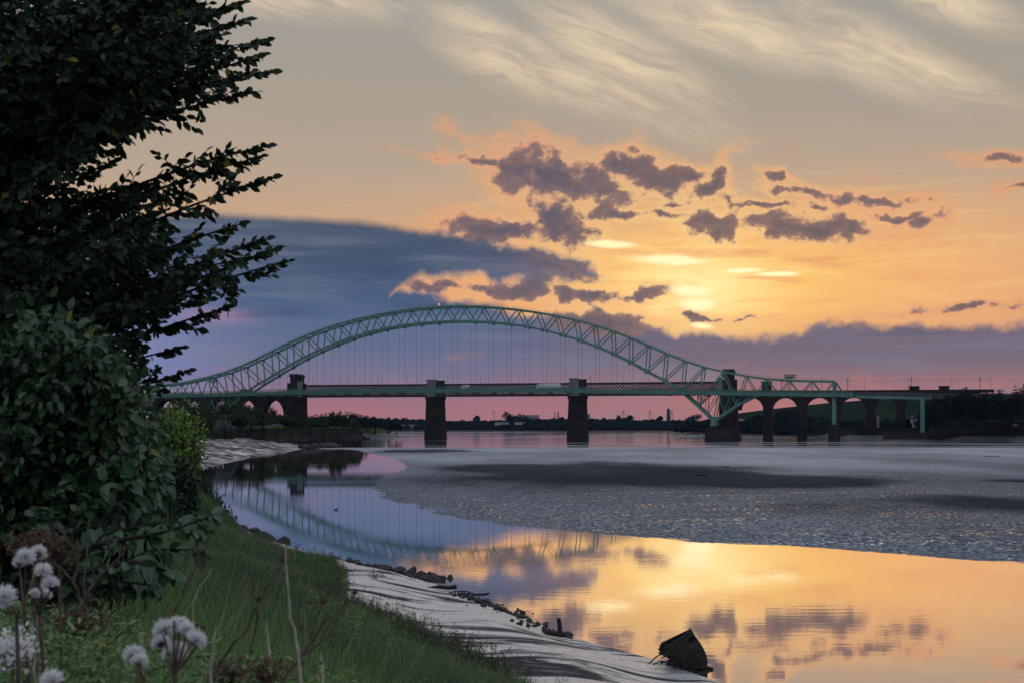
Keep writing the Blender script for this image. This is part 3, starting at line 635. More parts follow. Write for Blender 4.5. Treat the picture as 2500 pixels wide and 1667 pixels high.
# approach spans beyond the truss
for k, (a, b, m_) in enumerate([(251, 291, 'steel'), (291.5, 345, 'concrete')]):
    y0 = 3*k; build('approach_girder', MB().quad_box([(a,-1,zdeck(a)-.3),(b,y0,zdeck(b)-.6),(b,y0+11,zdeck(b)-.6),(a,10,zdeck(a)-.3),(a,-1,zdeck(a)+1.5),(b,y0,zdeck(b)+1.2),(b,y0+11,zdeck(b)+1.2),(a,10,zdeck(a)+1.5)]), m_, road)
    build('approach_parapet', MB().quad_box([(a,-1.5,zdeck(a)+1.55),(b,y0-.5,zdeck(b)+1.25),(b,y0-.3,zdeck(b)+1.25),(a,-1.3,zdeck(a)+1.55),(a,-1.5,zdeck(a)+3.4),(b,y0-.5,zdeck(b)+3.6),(b,y0-.3,zdeck(b)+3.6),(a,-1.3,zdeck(a)+3.4)]), 'dark', road)
for off in (.5, 8.5): build('pier_leg', MB().box(288, 290.4, off-1, off+1, 1, zdeck(290)-.6), 'steel', road)

# railway bridge behind
RO = 46.0
rw = link('railway_bridge', None, None, 'dark lattice-girder railway bridge on sooty stone piers behind the green arch', 'bridge', loc=ORG+N_*RO, rot=BR)
RW = 9.0
def rpier(x, w, zt, zb=-3.4):
    mb = MB().box(x-w/2-.8, x+w/2+.8, -1.6, RW+1.6, zb, 3.6, .25, .2).box(x-w/2-.35, x+w/2+.35, -1.2, RW+1.2, 3.61, zt-2.2, .7, .35).box(x-w/2-.1, x+w/2+.1, -1.4, RW+1.4, zt-2.19, zt-.1)
    return build('pier', mb, 'stone', rw)
for x in (-29.2, 69.8): rpier(x, 10.6, 26.6)
for x in (-29.2, 69.8):
    build('pier_turret', MB().box(x-4.2, x+1.8, -1.6, 1.2, 26.6, 37.4).box(x-4.5, x+2.1, -1.9, 1.4, 37.41, 38.0), 'palestone', rw)
    build('pier_turret', MB().box(x-1.5, x+4.4, RW-1.2, RW+1.6, 26.6, 37.0).box(x-1.8, x+4.7, RW-1.4, RW+1.9, 37.01, 37.6), 'stone', rw)
for x0, x1 in [(-124, -34.6), (-23.8, 64.6), (75, 163)]:
    for off in (0, RW):
        build('girder_chord', MB().box(x0-5, x1+5, off-.5, off+.5, 34.0, 34.9).box(x0-5, x1+5, off-.75, off+.75, 34.91, 35.05), 'iron', rw)
        build('girder_chord', MB().box(x0-5, x1+5, off-.5, off+.5, 26.5, 27.6), 'iron', rw)
        lat = MB(); st = 2.15; n = int((x1-x0+10)/st)
        for k in range(-4, n+1):
            for sgn in (0, 1):
                xa, xb = x0-5+k*st, x0-5+k*st+6.5; za, zb = (27.6, 34.0) if sgn else (34.0, 27.6)
                if xa < x0-5: t = (x0-5-xa)/6.5; za = za+(zb-za)*t; xa = x0-5
                if xb > x1+5: t = (x1+5-xa)/(xb-xa); zb = za+(zb-za)*t; xb = x1+5
                lat.beam((xa, off+(.12 if sgn else -.12), za), (xb, off+(.12 if sgn else -.12), zb), .14, .40)
        build('lattice_web', lat, 'iron', rw, kind='stuff')
    build('track_deck', MB().box(x0-5, x1+5, .6, RW-.6, 27.2, 27.9), 'iron', rw)
def tower(x, sg):
    t = MB().box(x-5.4, x+5.4, -2, RW+2, 3, 26.5, .3, .2).box(x-7.4, x+7.4, -3, RW+3, -3.4, 2.99, .6, .4)
    build('tower_pier', t, 'stone', rw)
    for off in (-1.5, RW-2.5):
        u = MB().box(x-4.6, x+4.6, off, off+4, 26.52, 36.4).box(x-2.3, x+3.0, off+.2, off+3.8, 36.41, 40.4).box(x-2.8, x+3.5, off-.1, off+4.1, 40.41, 42.2)
        for k in range(4): u.box(x-2.8+k*1.75, x-2.8+k*1.75+1.0, off-.1, off+.5, 42.2, 42.9)
        build('tower_turret', u, 'stone', rw)
    build('pale_turret', MB().box(x-sg*5-1.5, x-sg*5+1.5, -2.6, .4, 26.5, 37.6), 'palestone', rw)
tower(-131.5, -1); tower(169, 1)
def arches(xs, w, zs, rise, ztop, y0, y1, name='viaduct_arch', m='stone'):
    for a, b in zip(xs[:-1], xs[1:]):
        l, r = a+w/2, b-w/2; n = 18; mb = MB()
        arc = [(l+(r-l)*(.5-.5*math.cos(math.pi*k/n)), zs+rise*math.sin(math.pi*k/n)) for k in range(n+1)]
        top = [(a, ztop)]+[(x, ztop) for x, z in arc[1:-1]]+[(b, ztop)]
        low = [(l, zs)]+arc[1:-1]+[(r, zs)]
        for y in (y0, y1): mb.v += [(x, y, z) for x, z in low]+[(x, y, z) for x, z in top]
        m0 = 2*(n+1)
        for k in range(n):
            mb.f += [(k, k+1, n+1+k+1, n+1+k), (m0+k, m0+n+1+k, m0+n+1+k+1, m0+k+1), (k, m0+k, m0+k+1, k+1), (n+1+k, n+1+k+1, m0+n+1+k+1, m0+n+1+k)]
        mb.f += [(0, n+1, m0+n+1, m0), (n, m0+n, m0+2*n+1, 2*n+1)]
        # spandrel ends down to the springing
        mb.quad_box([(a,y0+.02,zs),(l,y0+.02,zs),(l,y1-.02,zs),(a,y1-.02,zs),(a,y0+.02,ztop),(l-.01,y0+.02,zs+.01),(l-.01,y1-.02,zs+.01),(a,y1-.02,ztop)])
        mb.quad_box([(r,y0+.02,zs),(b,y0+.02,zs),(b,y1-.02,zs),(r,y1-.02,zs),(r+.01,y0+.02,zs+.01),(b,y0+.02,ztop),(b,y1-.02,ztop),(r+.01,y1-.02,zs+.01)])
        build(name, mb, m, rw)
XR = [174.3, 194, 215.2, 236.2, 257.2, 275.4, 290.5, 306, 322]
arches(XR, 5.2, 16.8, 7.6, 27.2, 0, RW)
for k, x in enumerate(XR[1:]):
    zb = -3.4 if k < 3 else 0
    build('viaduct_pier', MB().box(x-2.75, x+2.75, -.3, RW+.3, zb, 9.5, .15, .1).box(x-2.6, x+2.6, -.1, RW+.1, 9.51, 16.78, .1, .05), 'stone', rw)
build('viaduct_parapet', MB().box(174, 330, -.5, 0.1, 27.21, 29.0).box(174, 330, RW-.1, RW+.5, 27.21, 29.0), 'stone', rw)
for x in (193.5, 283.5, 301): build('parapet_turret', MB().box(x-3, x+3, -1, 2, 27.2, 34 if x < 200 else 30.6).box(x-3.4, x+3.4, -1.3, 2.3, 34.01 if x < 200 else 30.61, 34.8 if x < 200 else 31.2), 'stone', rw)
XL = [-137, -158, -179, -200, -221, -242][::-1]
arches(XL, 5.0, 14.5, 10.4, 27.2, 0, RW)
for x in XL[:-1]: build('viaduct_pier', MB().box(x-2.6, x+2.6, -.1, RW+.1, 0, 14.48), 'stone', rw)
build('viaduct_parapet', MB().box(-245, -138, -.5, .1, 27.21, 29.2).box(-245, -138, RW-.1, RW+.5, 27.21, 29.2), 'stone', rw)
build('parapet_turret', MB().box(-172, -165, -1, 3, 27.2, 31.6).box(-172.5, -164.5, -1.4, 3.4, 31.61, 32.4), 'stone', rw)
def loc(c, y, z): return ORG+E_*c+N_*y+Vector((0, 0, z))
# lamp columns on the road deck
def lamp(c, off, z, lab, h=10.0, grp='street lamps along the bridge'):
    o = link('street_lamp', None, None, lab, 'street lamp', grp, loc=loc(c, off, z), rot=BR)
    build('column', MB().tube([(0,0,0),(0,0,h*.5),(0,0,h)], [.13,.10,.07], 6), 'dark', o)
    build('lamp_head', MB().box(-.25, .25, -.2, 1.3, h, h+.16), 'dark', o)
words = ['nearest the left bank tower','second from the left tower','third from the left tower','fourth from the left tower','fifth from the left tower','sixth from the left tower','seventh from the left tower']
for i, c in enumerate((-95.5,-50.3,-2.3,44.8,91.1)): lamp(c, -2.2, zdeck(c)+1.9, 'thin lamp column on the viewer side of the arch deck, '+words[i])
for i, c in enumerate((-82,-35.5,14.6,62.2,108.3)): lamp(c, W+2.2, zdeck(c)+1.9, 'thin lamp column on the far side of the arch deck, '+words[i])
for i, (c, t) in enumerate([(231.5,'beside the last panels of the arch truss'),(256.5,'just right of the arch truss end'),(281,'above the slim green approach pier'),(305,'above the white cottage'),(327,'above the trees at the right edge')]): lamp(c, -1.2, zdeck(c)+1.5, 'thin lamp column on the approach road '+t)
# vehicles on the deck
def vehicle(name, lab, cat, c, off, L, Wd, H, cab, m, mcab):
    o = link(name, None, None, lab, cat, loc=loc(c, off, zdeck(c)+1.9), rot=BR)
    body = MB().box(cab+.15, L, -Wd/2, Wd/2, 1.0, H); build('trailer' if L > 8 else 'body', body, m, o)
    cb = MB().quad_box([(0,-Wd/2,.6),(cab,-Wd/2,.6),(cab,Wd/2,.6),(0,Wd/2,.6),(.5,-Wd/2+.1,H*.82),(cab,-Wd/2+.1,H*.92),(cab,Wd/2-.1,H*.92),(.5,Wd/2-.1,H*.82)]); build('cab', cb, mcab, o)
    build('windscreen', MB().quad_box([(.16,-Wd/2+.2,H*.45),(.3,-Wd/2+.2,H*.45),(.3,Wd/2-.2,H*.45),(.16,Wd/2-.2,H*.45),(.38,-Wd/2+.25,H*.72),(.5,-Wd/2+.25,H*.72),(.5,Wd/2-.25,H*.72),(.38,Wd/2-.25,H*.72)]), 'glass', o)
    wm = MB().tube([(0,-.17,0),(0,.17,0)], [.48,.48], 14).mesh('wheel'); wm.materials.append(M['tyre'])
    for x in ([.9, 3.6, L-3.4, L-2.1, L-.9] if L > 8 else [.8, L-.9]):
        for s_ in (-1, 1): link('wheel', wm, o, loc=(x, s_*(Wd/2-.17), .49))
vehicle('lorry', 'white articulated lorry crossing the bridge deck near the second stone pier', 'lorry', 54.8, 2.6, 15.6, 2.5, 4.1, 2.3, 'white', 'bluecab')
vehicle('van', 'small white van on the bridge deck below the arch crown', 'van', 4.6, 3.0, 5.6, 2.0, 3.1, 1.7, 'white', 'white')
# overhead line masts of the railway with catenary
def mast(c, lab, z=28.0, h=9):
    o = link('catenary_mast', None, None, lab, 'mast', 'railway catenary masts', loc=loc(c, RO+RW-.8, z), rot=BR)
    mb = MB()
    for a in (-.28, .28):
        mb.beam((a, -.2, 0), (a, -.2, h), .10).beam((a, .2, 0), (a, .2, h), .10)
    build('lattice_post', mb, 'dark', o)
    br = MB()
    for k in range(9): br.beam((-.28, -.2, k*h/9), (.28, -.2, (k+1)*h/9), .07).beam((.28, .2, k*h/9), (-.28, .2, (k+1)*h/9), .07)
    build('bracing', br, 'dark', o, kind='stuff')
    build('bracket', MB().beam((0, 0, h-2), (0, -4.5, h-1.2), .12).beam((0, 0, h-.4), (0, -4.5, h-1.2), .1).box(-1.3, 1.3, -.3, .3, h-1.6, h-1.45).box(-1.0, 1.0, -.3, .3, h-2.3, h-2.15), 'dark', o)
mast(243, 'lattice catenary mast just right of the arch truss end post'); mast(281.5, 'lattice catenary mast midway along the right approach'); mast(322, 'lattice catenary mast above the trees at the right'); mast(202, 'lattice catenary mast seen through the right side span')
def wire(c0, c1, z, lab):
    pts = [tuple(loc(c0+(c1-c0)*k/12, RO+RW-5, z-.8*4*(k/12)*(1-k/12))) for k in range(13)]
    build('catenary_wire', MB().tube(pts, .05, 4), 'dark', label=lab, cat='wire', group='railway catenary wires')
wire(202, 243, 35.4, 'thin catenary wire crossing the right side span'); wire(243, 281.5, 35.4, 'thin catenary wire right of the arch end'); wire(281.5, 322, 35.4, 'thin catenary wire over the right bank viaduct'); wire(322, 372, 35.4, 'thin catenary wire leaving the right edge of the frame')
# ------------------------------------------------------------------ quay, left bank bushes
qp = [(-92,494),(-53.2,531),(-56,546),(-78,640),(-150,640),(-150,500)]
quay = link('quay', None, None, 'old stone quay wall with broken timber facing on the left bank', 'quay', loc=(0,0,0))
build('wall', MB().prism(qp, -3, 4.6), 'quay', quay)
build('coping', MB().prism([(-92.6,493.4),(-52.7,530.7),(-55.6,546),(-78,640.5),(-150.2,640.5),(-150.2,499.6)], 4.61, 5.1), 'quay', quay)
d_ = Vector((-53.2+92, 531-494, 0)).normalized(); nq = Vector((d_.y, -d_.x, 0))
for k in range(16):
    p = Vector((-92, 494, 0))+d_*(26+k*1.75)+nq*.35; h = random.uniform(1.6, 3.4)
    if random.random() < .85: build('timber_fender', MB().beam(p+Vector((0,0,-1)), p+Vector((random.uniform(-.1,.1), 0, h)), .34), 'wood', quay)
build('waling', MB().beam(Vector((-92,494,1.6))+d_*30+nq*.6, Vector((-92,494,1.4))+d_*53+nq*.6, .3), 'wood', quay)
def hz(x, y): return float(land(x, y))
names = []
def px(x, Y): return (x-1250)/3640*Y                         # bearing helper: metres right of the axis at distance Y
BUSH = [ # bearing mark, distance, width, height, ground z, material, label
 (420,430,13,9,5.5,'midleaf','dense bush high on the left bank beside the light green shrub'),
 (470,470,15,11,5.5,'midleaf','tall dark bush under the left end of the arch'),
 (512,455,12,8.5,4.5,'midleaf','rounded bush left of the grey willow'),
 (548,440,7.5,7.0,3.2,'greyleaf','greyish willow bush hanging over the left mud bank'),
 (560,560,16,14,5,'midleaf','tall bush in front of the left arch bearing'),
 (585,468,11,8.5,4.2,'midleaf','dark bush right of the grey willow'),
 (612,480,13,11,4.6,'midleaf','full dark bush below the left stone arches'),
 (640,500,9,8,4.6,'midleaf','low bush at the left end of the quay wall'),
 (700,560,9,6.6,5,'midleaf','rounded olive bush on the quay below the stone tower'),
 (726,565,7,4.6,5,'midleaf','small bush on the quay right of the olive one'),
 (752,590,8,5.6,5,'midleaf','bush on the quay just right of the stone tower'),
 (778,570,8,5.2,5,'midleaf','low bush in the middle of the quay'),
 (800,600,9,6.6,5,'midleaf','leafy bush left of the conical tree on the quay'),
 (845,605,9,7.2,5,'midleaf','spreading bush at the right part of the quay'),
 (864,575,6,4.0,5,'midleaf','small bush near the end of the quay'),
 (672,640,9,8,5,'midleaf','bush seen through the stone arch foot'),
]
for x, Y, w, h, z, m_, lab in BUSH:
    zz = max(z-.4, hz(px(x, Y), Y)-.3) if Y < 500 else z
    bush('bush', (px(x, Y), Y, zz), w, h, m_, 1500, .8, lab, 'bush', 'bushes on the left bank', clumps=18)
bush('tree', (px(818, 590), 590, 5), 6, 9.5, 'midleaf', 1400, .6, 'narrow conical tree standing on the quay', 'tree', clumps=16)
for x, Y, w, h, lab in [(455,1075,24,20,'left one of the tall trees behind the left viaduct'),(500,1080,24,22,'tall tree behind the left viaduct beside the bearing'),(545,1085,24,21,'third tall tree behind the left viaduct'),(590,1080,22,20,'fourth tall tree behind the left viaduct'),(628,1085,18,20,'tall tree behind the blocked stone arch')]:
    bush('tree', (px(x, Y), Y, 4), w, h, 'farleaf', 1500, 1.5, lab, 'tree', 'trees behind the left viaduct', clumps=22)
bush('tree', (px(664, 1030), 1030, 6), 9, 17, 'farleaf', 900, .9, 'tree showing through the left stone arch', 'tree', clumps=14)
for x, Y, w, h, lab in [(880,1140,16,10,'left bush of the small river headland'),(915,1120,20,13,'tallest bush of the small river headland'),(948,1125,18,12,'bush near the tip of the river headland'),(968,1130,12,8.5,'lowest bush at the tip of the river headland'),(900,1160,18,14,'back bush of the river headland')]:
    bush('bush', (px(x, Y), Y, 1.0), w, h, 'farleaf', 1600, 1.0, lab, 'bush', 'bushes on the river headland', clumps=16)
for x, Y, w, h, lab in [(790,900,22,15,'distant tree behind the conical quay tree'),(750,930,20,13,'distant tree behind the quay left of the conical tree'),(835,920,22,15,'distant tree behind the right part of the quay'),(868,950,18,14,'distant tree left of the river headland')]:
    bush('tree', (px(x, Y), Y, 2.0), w, h, 'farleaf', 1200, 1.2, lab, 'tree', 'trees behind the quay', clumps=16)
# rough grass along the top of the left mud bank and the quay
def tufts(name, pts, h0, h1, w, m, lab, n_per=1, lean=.35):
    n = len(pts); P = np.array(pts, float); a = rng.uniform(0, 2*math.pi, n); H = rng.uniform(h0, h1, n); L = rng.uniform(.1, lean, n)*H
    tip = P+np.stack([np.cos(a)*L, np.sin(a)*L, H], 1); mid = P+np.stack([np.cos(a)*L*.35, np.sin(a)*L*.35, H*.55], 1)
    b = rng.uniform(0, math.pi, n) if not callable(w) else rng.uniform(-.6, .6, n)
    ww = (w(P) if callable(w) else np.full(n, w))*rng.uniform(.6, 1.3, n)
    s = np.stack([np.cos(b), np.sin(b), np.zeros(n)], 1)*ww[:,None]*.5
    V = np.stack([P-s, P+s, mid+s*.75, mid-s*.75, tip], 1).reshape(-1,3); base = np.arange(n)[:,None]*5
    F = np.concatenate([base+np.array([[0,1,2]]), base+np.array([[0,2,3]]), base+np.array([[3,2,4]])])
    return link(name, npmesh(name, V, F, m), None, lab, 'grass', kind='stuff')
pts = []
for _ in range(9000):
    Y = random.uniform(230, 520); d = 24+abs(random.gauss(0, 7)); X = shore(Y)-d; pts.append((X, Y, land(X, Y)-.1))
for _ in range(3500):
    t = random.random(); p = Vector((-92,494,5.05))+d_*(t*53)-nq*abs(random.gauss(0,5)); pts.append((p.x, p.y, 5.05))
tufts('bank_grass', pts, .5, 1.5, .35, 'midleaf', 'rough grass along the top of the left bank and quay')
# fence by the quay
fe = link('palisade_fence', None, None, 'pale metal palisade fence beside the stone arch on the quay', 'fence', loc=(px(666,545), 545, 5.1))
pale = MB().box(-.05, .05, -.02, .02, 0, 2.6).mesh('pale'); pale.materials.append(M['greywall'])
for k in range(26): link('pale', pale, fe, loc=(-3.2+k*.26, 0, 0))
for z in (.5, 2.1): build('rail', MB().box(-3.3, 3.5, .03, .09, z, z+.1), 'greywall', fe)

# ------------------------------------------------------------------ rocks, rubble, driftwood
def rockmesh(seed):
    R = np.random.default_rng(seed); import bmesh
    bm = bmesh.new(); bmesh.ops.create_icosphere(bm, subdivisions=2, radius=1)
    ax = unit(R.normal(size=(9,3))); off = R.uniform(.55,.95,9)
    for v in bm.verts:
        p = np.array(v.co)
        for a, o in zip(ax, off):
            d = p@a
            if d > o: p = p-a*(d-o)
        v.co = p*(1+R.normal()*.03)
    m = bpy.data.meshes.new('rock'); bm.to_mesh(m); bm.free(); m.materials.append(M['rock']); return m
RM = [rockmesh(i) for i in range(8)]
def rocks(line, n, spread, s0, s1, lab, grp, zoff=0.0):
    L = [Vector(p) for p in line]
    for k in range(n):
        t = (k+random.random())/n*(len(L)-1); i = min(int(t), len(L)-2); p = L[i].lerp(L[i+1], t-i); s = random.uniform(s0, s1)
        x, y = p.x+random.gauss(0, spread), p.y+random.gauss(0, spread*1.6)
        o = link('rock', RM[random.randrange(8)], None, lab, 'rock', grp, loc=(x, y, max(land(x, y), -.08)+s*.12+zoff), rot=(random.uniform(0,6), random.uniform(0,6), random.uniform(0,6))); o.scale = (s*1.15, s, s*.7)
rocks([(-9.6,78.2),(-7.2,73.2),(-5.0,69.2)], 46, .22, .09, .26, 'small wet dark rock in the row at the upper edge of the near mud', 'rocks at the upper edge of the near mud')
rocks([(-6.6,73.4),(-4.3,69.2),(-3.3,67.6)], 70, .36, .09, .28, 'wet dark rock in the cluster running out into the pool', 'rocks running out into the pool')
rocks([(-20,100),(-17.5,96.5),(-13.8,88.6)], 26, .3, .3, .6, 'mossy dark boulder at the water below the steep left bank', 'boulders below the steep bank')
rocks([(1.4,50.4),(.6,53),(-.6,57),(-1.6,60)], 150, .5, .035, .12, 'small dark stone in the debris line along the near mud edge', 'stones in the debris line')
rocks([(-63.5,450),(-62,470),(-60,492),(-60,508)], 60, 1.2, .5, 1.5, 'dark rubble block heaped in front of the quay wall', 'rubble at the quay foot')
rocks([(1.0,50.6),(1.8,49.0)], 18, .2, .06, .16, 'small stone beside the leaning post', 'stones by the post')
rocks([(px(850,1000),1000),(px(895,1000),1000)], 14, 3, 1, 2.4, 'dark boulder on the shore right of the quay end', 'boulders right of the quay', -2.0)
def log(a, b, r, lab, name='driftwood_log'):
    a, b = Vector(a), Vector(b); pts = [a.lerp(b, k/6)+Vector((random.gauss(0,r*.25), random.gauss(0,r*.25), random.gauss(0,r*.3))) for k in range(7)]
    return build(name, MB().tube(pts, [r*random.uniform(.75,1.1) for _ in pts], 7), 'wood', None, True, label=lab, cat='driftwood')
log((-3.9,63.6,.05), (-2.4,63.3,.16), .10, 'dark log lying on the mud edge above the debris')
log((-2.4,61.0,.05), (-1.7,60.8,.12), .08, 'short dark stick beside the debris line')
log((1.15,49.4,.10), (1.95,49.1,.10), .09, 'dark log lying at the foot of the upright post')
log((-.3,54.6,.12), (-1.7,58.6,.3), .08, 'long black timber in the debris heap')
log((-1.1,57.4,.28), (.3,53.0,.16), .07, 'second black timber crossing the debris heap')
log((-1.9,59.8,.15), (-.9,58.6,.4), .05, 'bent branch at the top of the debris heap')
po = link('mooring_post', None, None, 'broken dark wooden post standing at the near mud edge', 'post', loc=(1.58,49.3,.05), rot=(0, rad(-4), 0))
build('shaft', MB().tube([(0,0,-.3),(0.02,0,.25),(0,0,.58)], [.085,.08,.07], 8), 'wood', po)
wl = link('wicker_wreckage', None, None, 'low ribbed wreckage lying at the head of the debris line', 'wreckage', loc=(-2.2,61.2,.02)); wl.scale = (.62,.62,.5)
for k in range(6): build('rib', MB().tube([(-.5+.22*k, -.3, 0), (-.45+.22*k, -.05, .34-.03*abs(k-2)), (-.4+.22*k, .3, .02)], .035, 5), 'wood', wl)
build('beam', MB().tube([(-.9,0,.12),(-.2,0,.36),(.5,0,.36),(1.2,-.1,.1)], .05, 6), 'wood', wl)

# the wrecked boat's bow
def make_wreck():
    root = link('boat_wreck', None, None, 'black broken wooden boat bow stranded on the near mud at the water edge', 'wreck', loc=(5.0, 43.0, .02), rot=(0, 0, rad(0)))
    # stem post curve, seen from the side: x right, z up
    stem = [(.20,1.60),(.30,1.38),(.46,1.12),(.60,.85),(.70,.58),(.755,.30),(.75,.05),(.68,-.2)]
    sp = [Vector((x, 0, z)) for x, z in stem]
    build('stem_post', MB().tube([sp[0]+Vector((-.06,0,.12))]+sp, [.035]+[.05]*8, 6), 'wood', root, True)
    def hull(side, t, s):                                    # t down the stem 0..1, s aft 0..1
        i = t*(len(stem)-1); k = min(int(i), len(stem)-2); f = i-k
        x = stem[k][0]*(1-f)+stem[k+1][0]*f; z = stem[k][1]*(1-f)+stem[k+1][1]*f
        return Vector((x-1.25*s-.12*t*s, side*(.08+.62*s**.8*(1-.35*t)), z-.82*s*(1-t)-.05*s))
    npl = 9
    for side in (-1, 1):
        for j in range(npl):
            
            t0, t1 = j/npl-.004, (j+1)/npl+.004; cut = (.82+.14*math.sin(j*2.1+side)) if side == -1 else (.95-.08*math.cos(j*1.7)); ks = [k/6*cut for k in range(7)]
            if side == -1 and j == 1: ks = [.18+k/6*(cut-.18) for k in range(7)]
            mb = MB(); n = len(ks)
            for lay in (0, 1):
                for s in ks:
                    for t in (t0, t1): v = hull(side, t, s); mb.v.append((v.x, v.y+side*lay*.035+side*.01*(j % 2), v.z))
            for k in range(n-1):
                a = 2*k; mb.f += [(a, a+1, a+3, a+2), (2*n+a, 2*n+a+2, 2*n+a+3, 2*n+a+1), (a, a+2, 2*n+a+2, 2*n+a), (a+1, 2*n+a+1, 2*n+a+3, a+3)]
            mb.f += [(0, 2*n, 2*n+1, 1), (2*n-2, 2*n-1, 4*n-1, 4*n-2)]
            build('plank', mb, 'wood', root)
    for side in (-1, 1): build('gunwale', MB().tube([hull(side, 0, s)+Vector((0,side*.02,.03)) for s in np.linspace(0, .8, 7)], .04, 6), 'wood', root)
    for s in (.3, .5, .7, .88):
        for side in (-1, 1): build('rib', MB().tube([hull(side, t, s)-Vector((0,side*.05,0)) for t in np.linspace(.05, .95, 7)], .03, 5), 'wood', root)
    build('rib', MB().tube([(-1.35,-.3,.22),(-1.1,-.3,.5),(-.75,-.25,.78),(-.5,-.25,.72),(-.3,-.2,.5)], .028, 5), 'wood', root)
    build('rib', MB().tube([(-1.2,-.4,.2),(-1.0,-.42,.34),(-.8,-.4,.36),(-.72,-.4,.2)], .028, 5), 'wood', root)
    build('rib', MB().tube([(-.35,-.2,.55),(-.28,-.2,.85),(-.18,-.2,.98),(-.1,-.2,.85)], .022, 5), 'wood', root)
    build('keel_timber', MB().beam((-.35,-.35,.42), (.95,-.25,-.04), .16), 'wood', root)
    for a, b, w in [((-.95,-.5,.30),(-.15,-.45,.42),.1),((-.7,-.55,.55),(-.1,-.5,.25),.12),((-.9,-.4,.52),(-.55,-.45,.62),.07),((-.2,-.6,.1),(.35,-.5,.45),.08),((-.55,-.5,.75),(-.38,-.45,.5),.1)]: build('broken_plank', MB().beam(a, b, w, w*.5), 'wood', root)
    build('rope_coil', MB().tube([(.05+.2*math.cos(a), -.52, .38+.16*math.sin(a)) for a in np.linspace(0, 6.0, 18)], .018, 5), 'wood', root)
    root.scale = (.80,.82,.66); return root
make_wreck()
# a duck on the pool
du = link('duck', None, None, 'small dark duck swimming on the pool', 'duck', loc=(px(820,123.7), 123.7, 0))
dm = MB().tube([(-.30,0,.12),(-.2,0,.09),(0,0,.08),(.16,0,.09),(.24,0,.18),(.27,0,.27),(.33,0,.29),(.42,0,.27)], [.01,.07,.12,.10,.05,.05,.05,.012], 8)
build('body', dm, 'rock', du, True); du.scale = (.55,.55,.55)
# posts lying on the mudflat
for x, y, l, lab in [(1765,1140,2.2,'dark plank lying on the mudflat beyond the dark patch'),(1710,1161,1.6,'dark stick lying within the dark mud patch'),(2420,1114,3.0,'dark plank lying on the right part of the mudflat')]:
    Y = 6.75*3640/(y-1038); X = px(x, Y); log((X-l/2, Y, mudz(X-l/2, Y)+.05), (X+l/2, Y-.6, mudz(X+l/2, Y)+.08), .10, lab)
# ------------------------------------------------------------------ far shore wood, far buildings, north bank
def wood(name, spots, leaf, m, lab, per=260):
    Vs, Fs, o = [], [], 0
    for (X, Y, z, w, h) in spots:
        P, D, R = crown_points(per, (X, Y, z+h*.5), (w/2, w/2, h*.5), 9)
        V, F = quads(P, unit(R.normal(size=(per,3))), D, R.uniform(.6,1.3,per)*leaf, R.uniform(.5,1.0,per)*leaf); Vs.append(V); Fs.append(F+o); o += len(V)
    return link(name, npmesh(name, np.concatenate(Vs), np.concatenate(Fs), m), None, lab, 'wood', kind='stuff')
sp = []
for i in range(1300):
    X = random.uniform(-620, 560); Y = random.choice((2890, 2940, 3010, 3090, 3190))+random.uniform(-25, 25)
    base = fs((X+1500)/3600, Y-2830)[2]; h = random.uniform(11, 17)+2.5*math.sin(X*.013)+(2 if Y > 3000 else 0)
    if X < -170: h += 3
    sp.append((X, Y, base-4, random.uniform(16, 26), h))
wood('far_wood', sp, 5.4, 'farleaf', 'dark wood along the far shore of the river')
sp = []
for i in range(240):
    X = random.uniform(-600, -160); Y = random.uniform(1500, 1900); sp.append((X, Y, 0, random.uniform(14, 24), random.uniform(13, 20)))
wood('left_far_wood', sp, 3.4, 'farleaf', 'hazy dark wood behind the left bank under the bridge')
gb2 = MB(); gb2.prism([(-900,1380),(-190,1440),(-150,1700),(-250,2100),(-900,2100)], -5, 1.0); build('far_meadow', gb2, 'farsoil', kind='structure')
sp = []
for i in range(420):
    X = random.uniform(212, 700); Y = 1545+random.uniform(0, 60)+max(0, (X-215))*.0; v = (Y-1560)/260; z = hl((X-205)/900, max(0, v))[2]
    hh = np.interp(X, [215,235,260,300,350,420,640], [9,16,20,18,15,13,12]); sp.append((X, Y, z-5, random.uniform(10, 17), hh*random.uniform(.8,1.25)))
for i in range(60):
    X = random.uniform(225, 330); Y = 1600+random.uniform(0, 120); z = hl((X-205)/900, (Y-1560)/260)[2]; sp.append((X, Y, z-1, random.uniform(9, 14), random.uniform(6, 10)))
for i in range(60):
    X = random.uniform(196, 232); Y = random.uniform(1545, 1900); sp.append((X, Y, -4, random.uniform(11, 16), random.uniform(12, 18)))
wood('hillside_wood', sp, 3.2, 'farleaf', 'dark wooded hillside behind the right viaduct arches')
for x, w, h, lab in [(1164,16,22,'lone narrow poplar rising above the far wood'),(1242,34,32,'tallest tree group above the far wood'),(1262,32,24,'tree right of the tallest one above the far wood'),(1279,26,24,'rounded tree beside the white far building'),(1370,12,20,'small tree by the far chimneys'),(1512,22,22,'rounded far tree right of the second pier'),(1536,28,24,'broad far tree right of the second pier'),(1612,14,22,'small far tree left of the dark chimney'),(1696,40,24,'broad far tree left of the right bearing')]:
    Y = 3060; bush('far_tree', (px(x, Y), Y, fs((px(x,Y)+1500)/3600, Y-2830)[2]), w, h+2, 'farleaf', 420, 4.0, lab, 'tree', 'trees rising above the far wood', clumps=10)
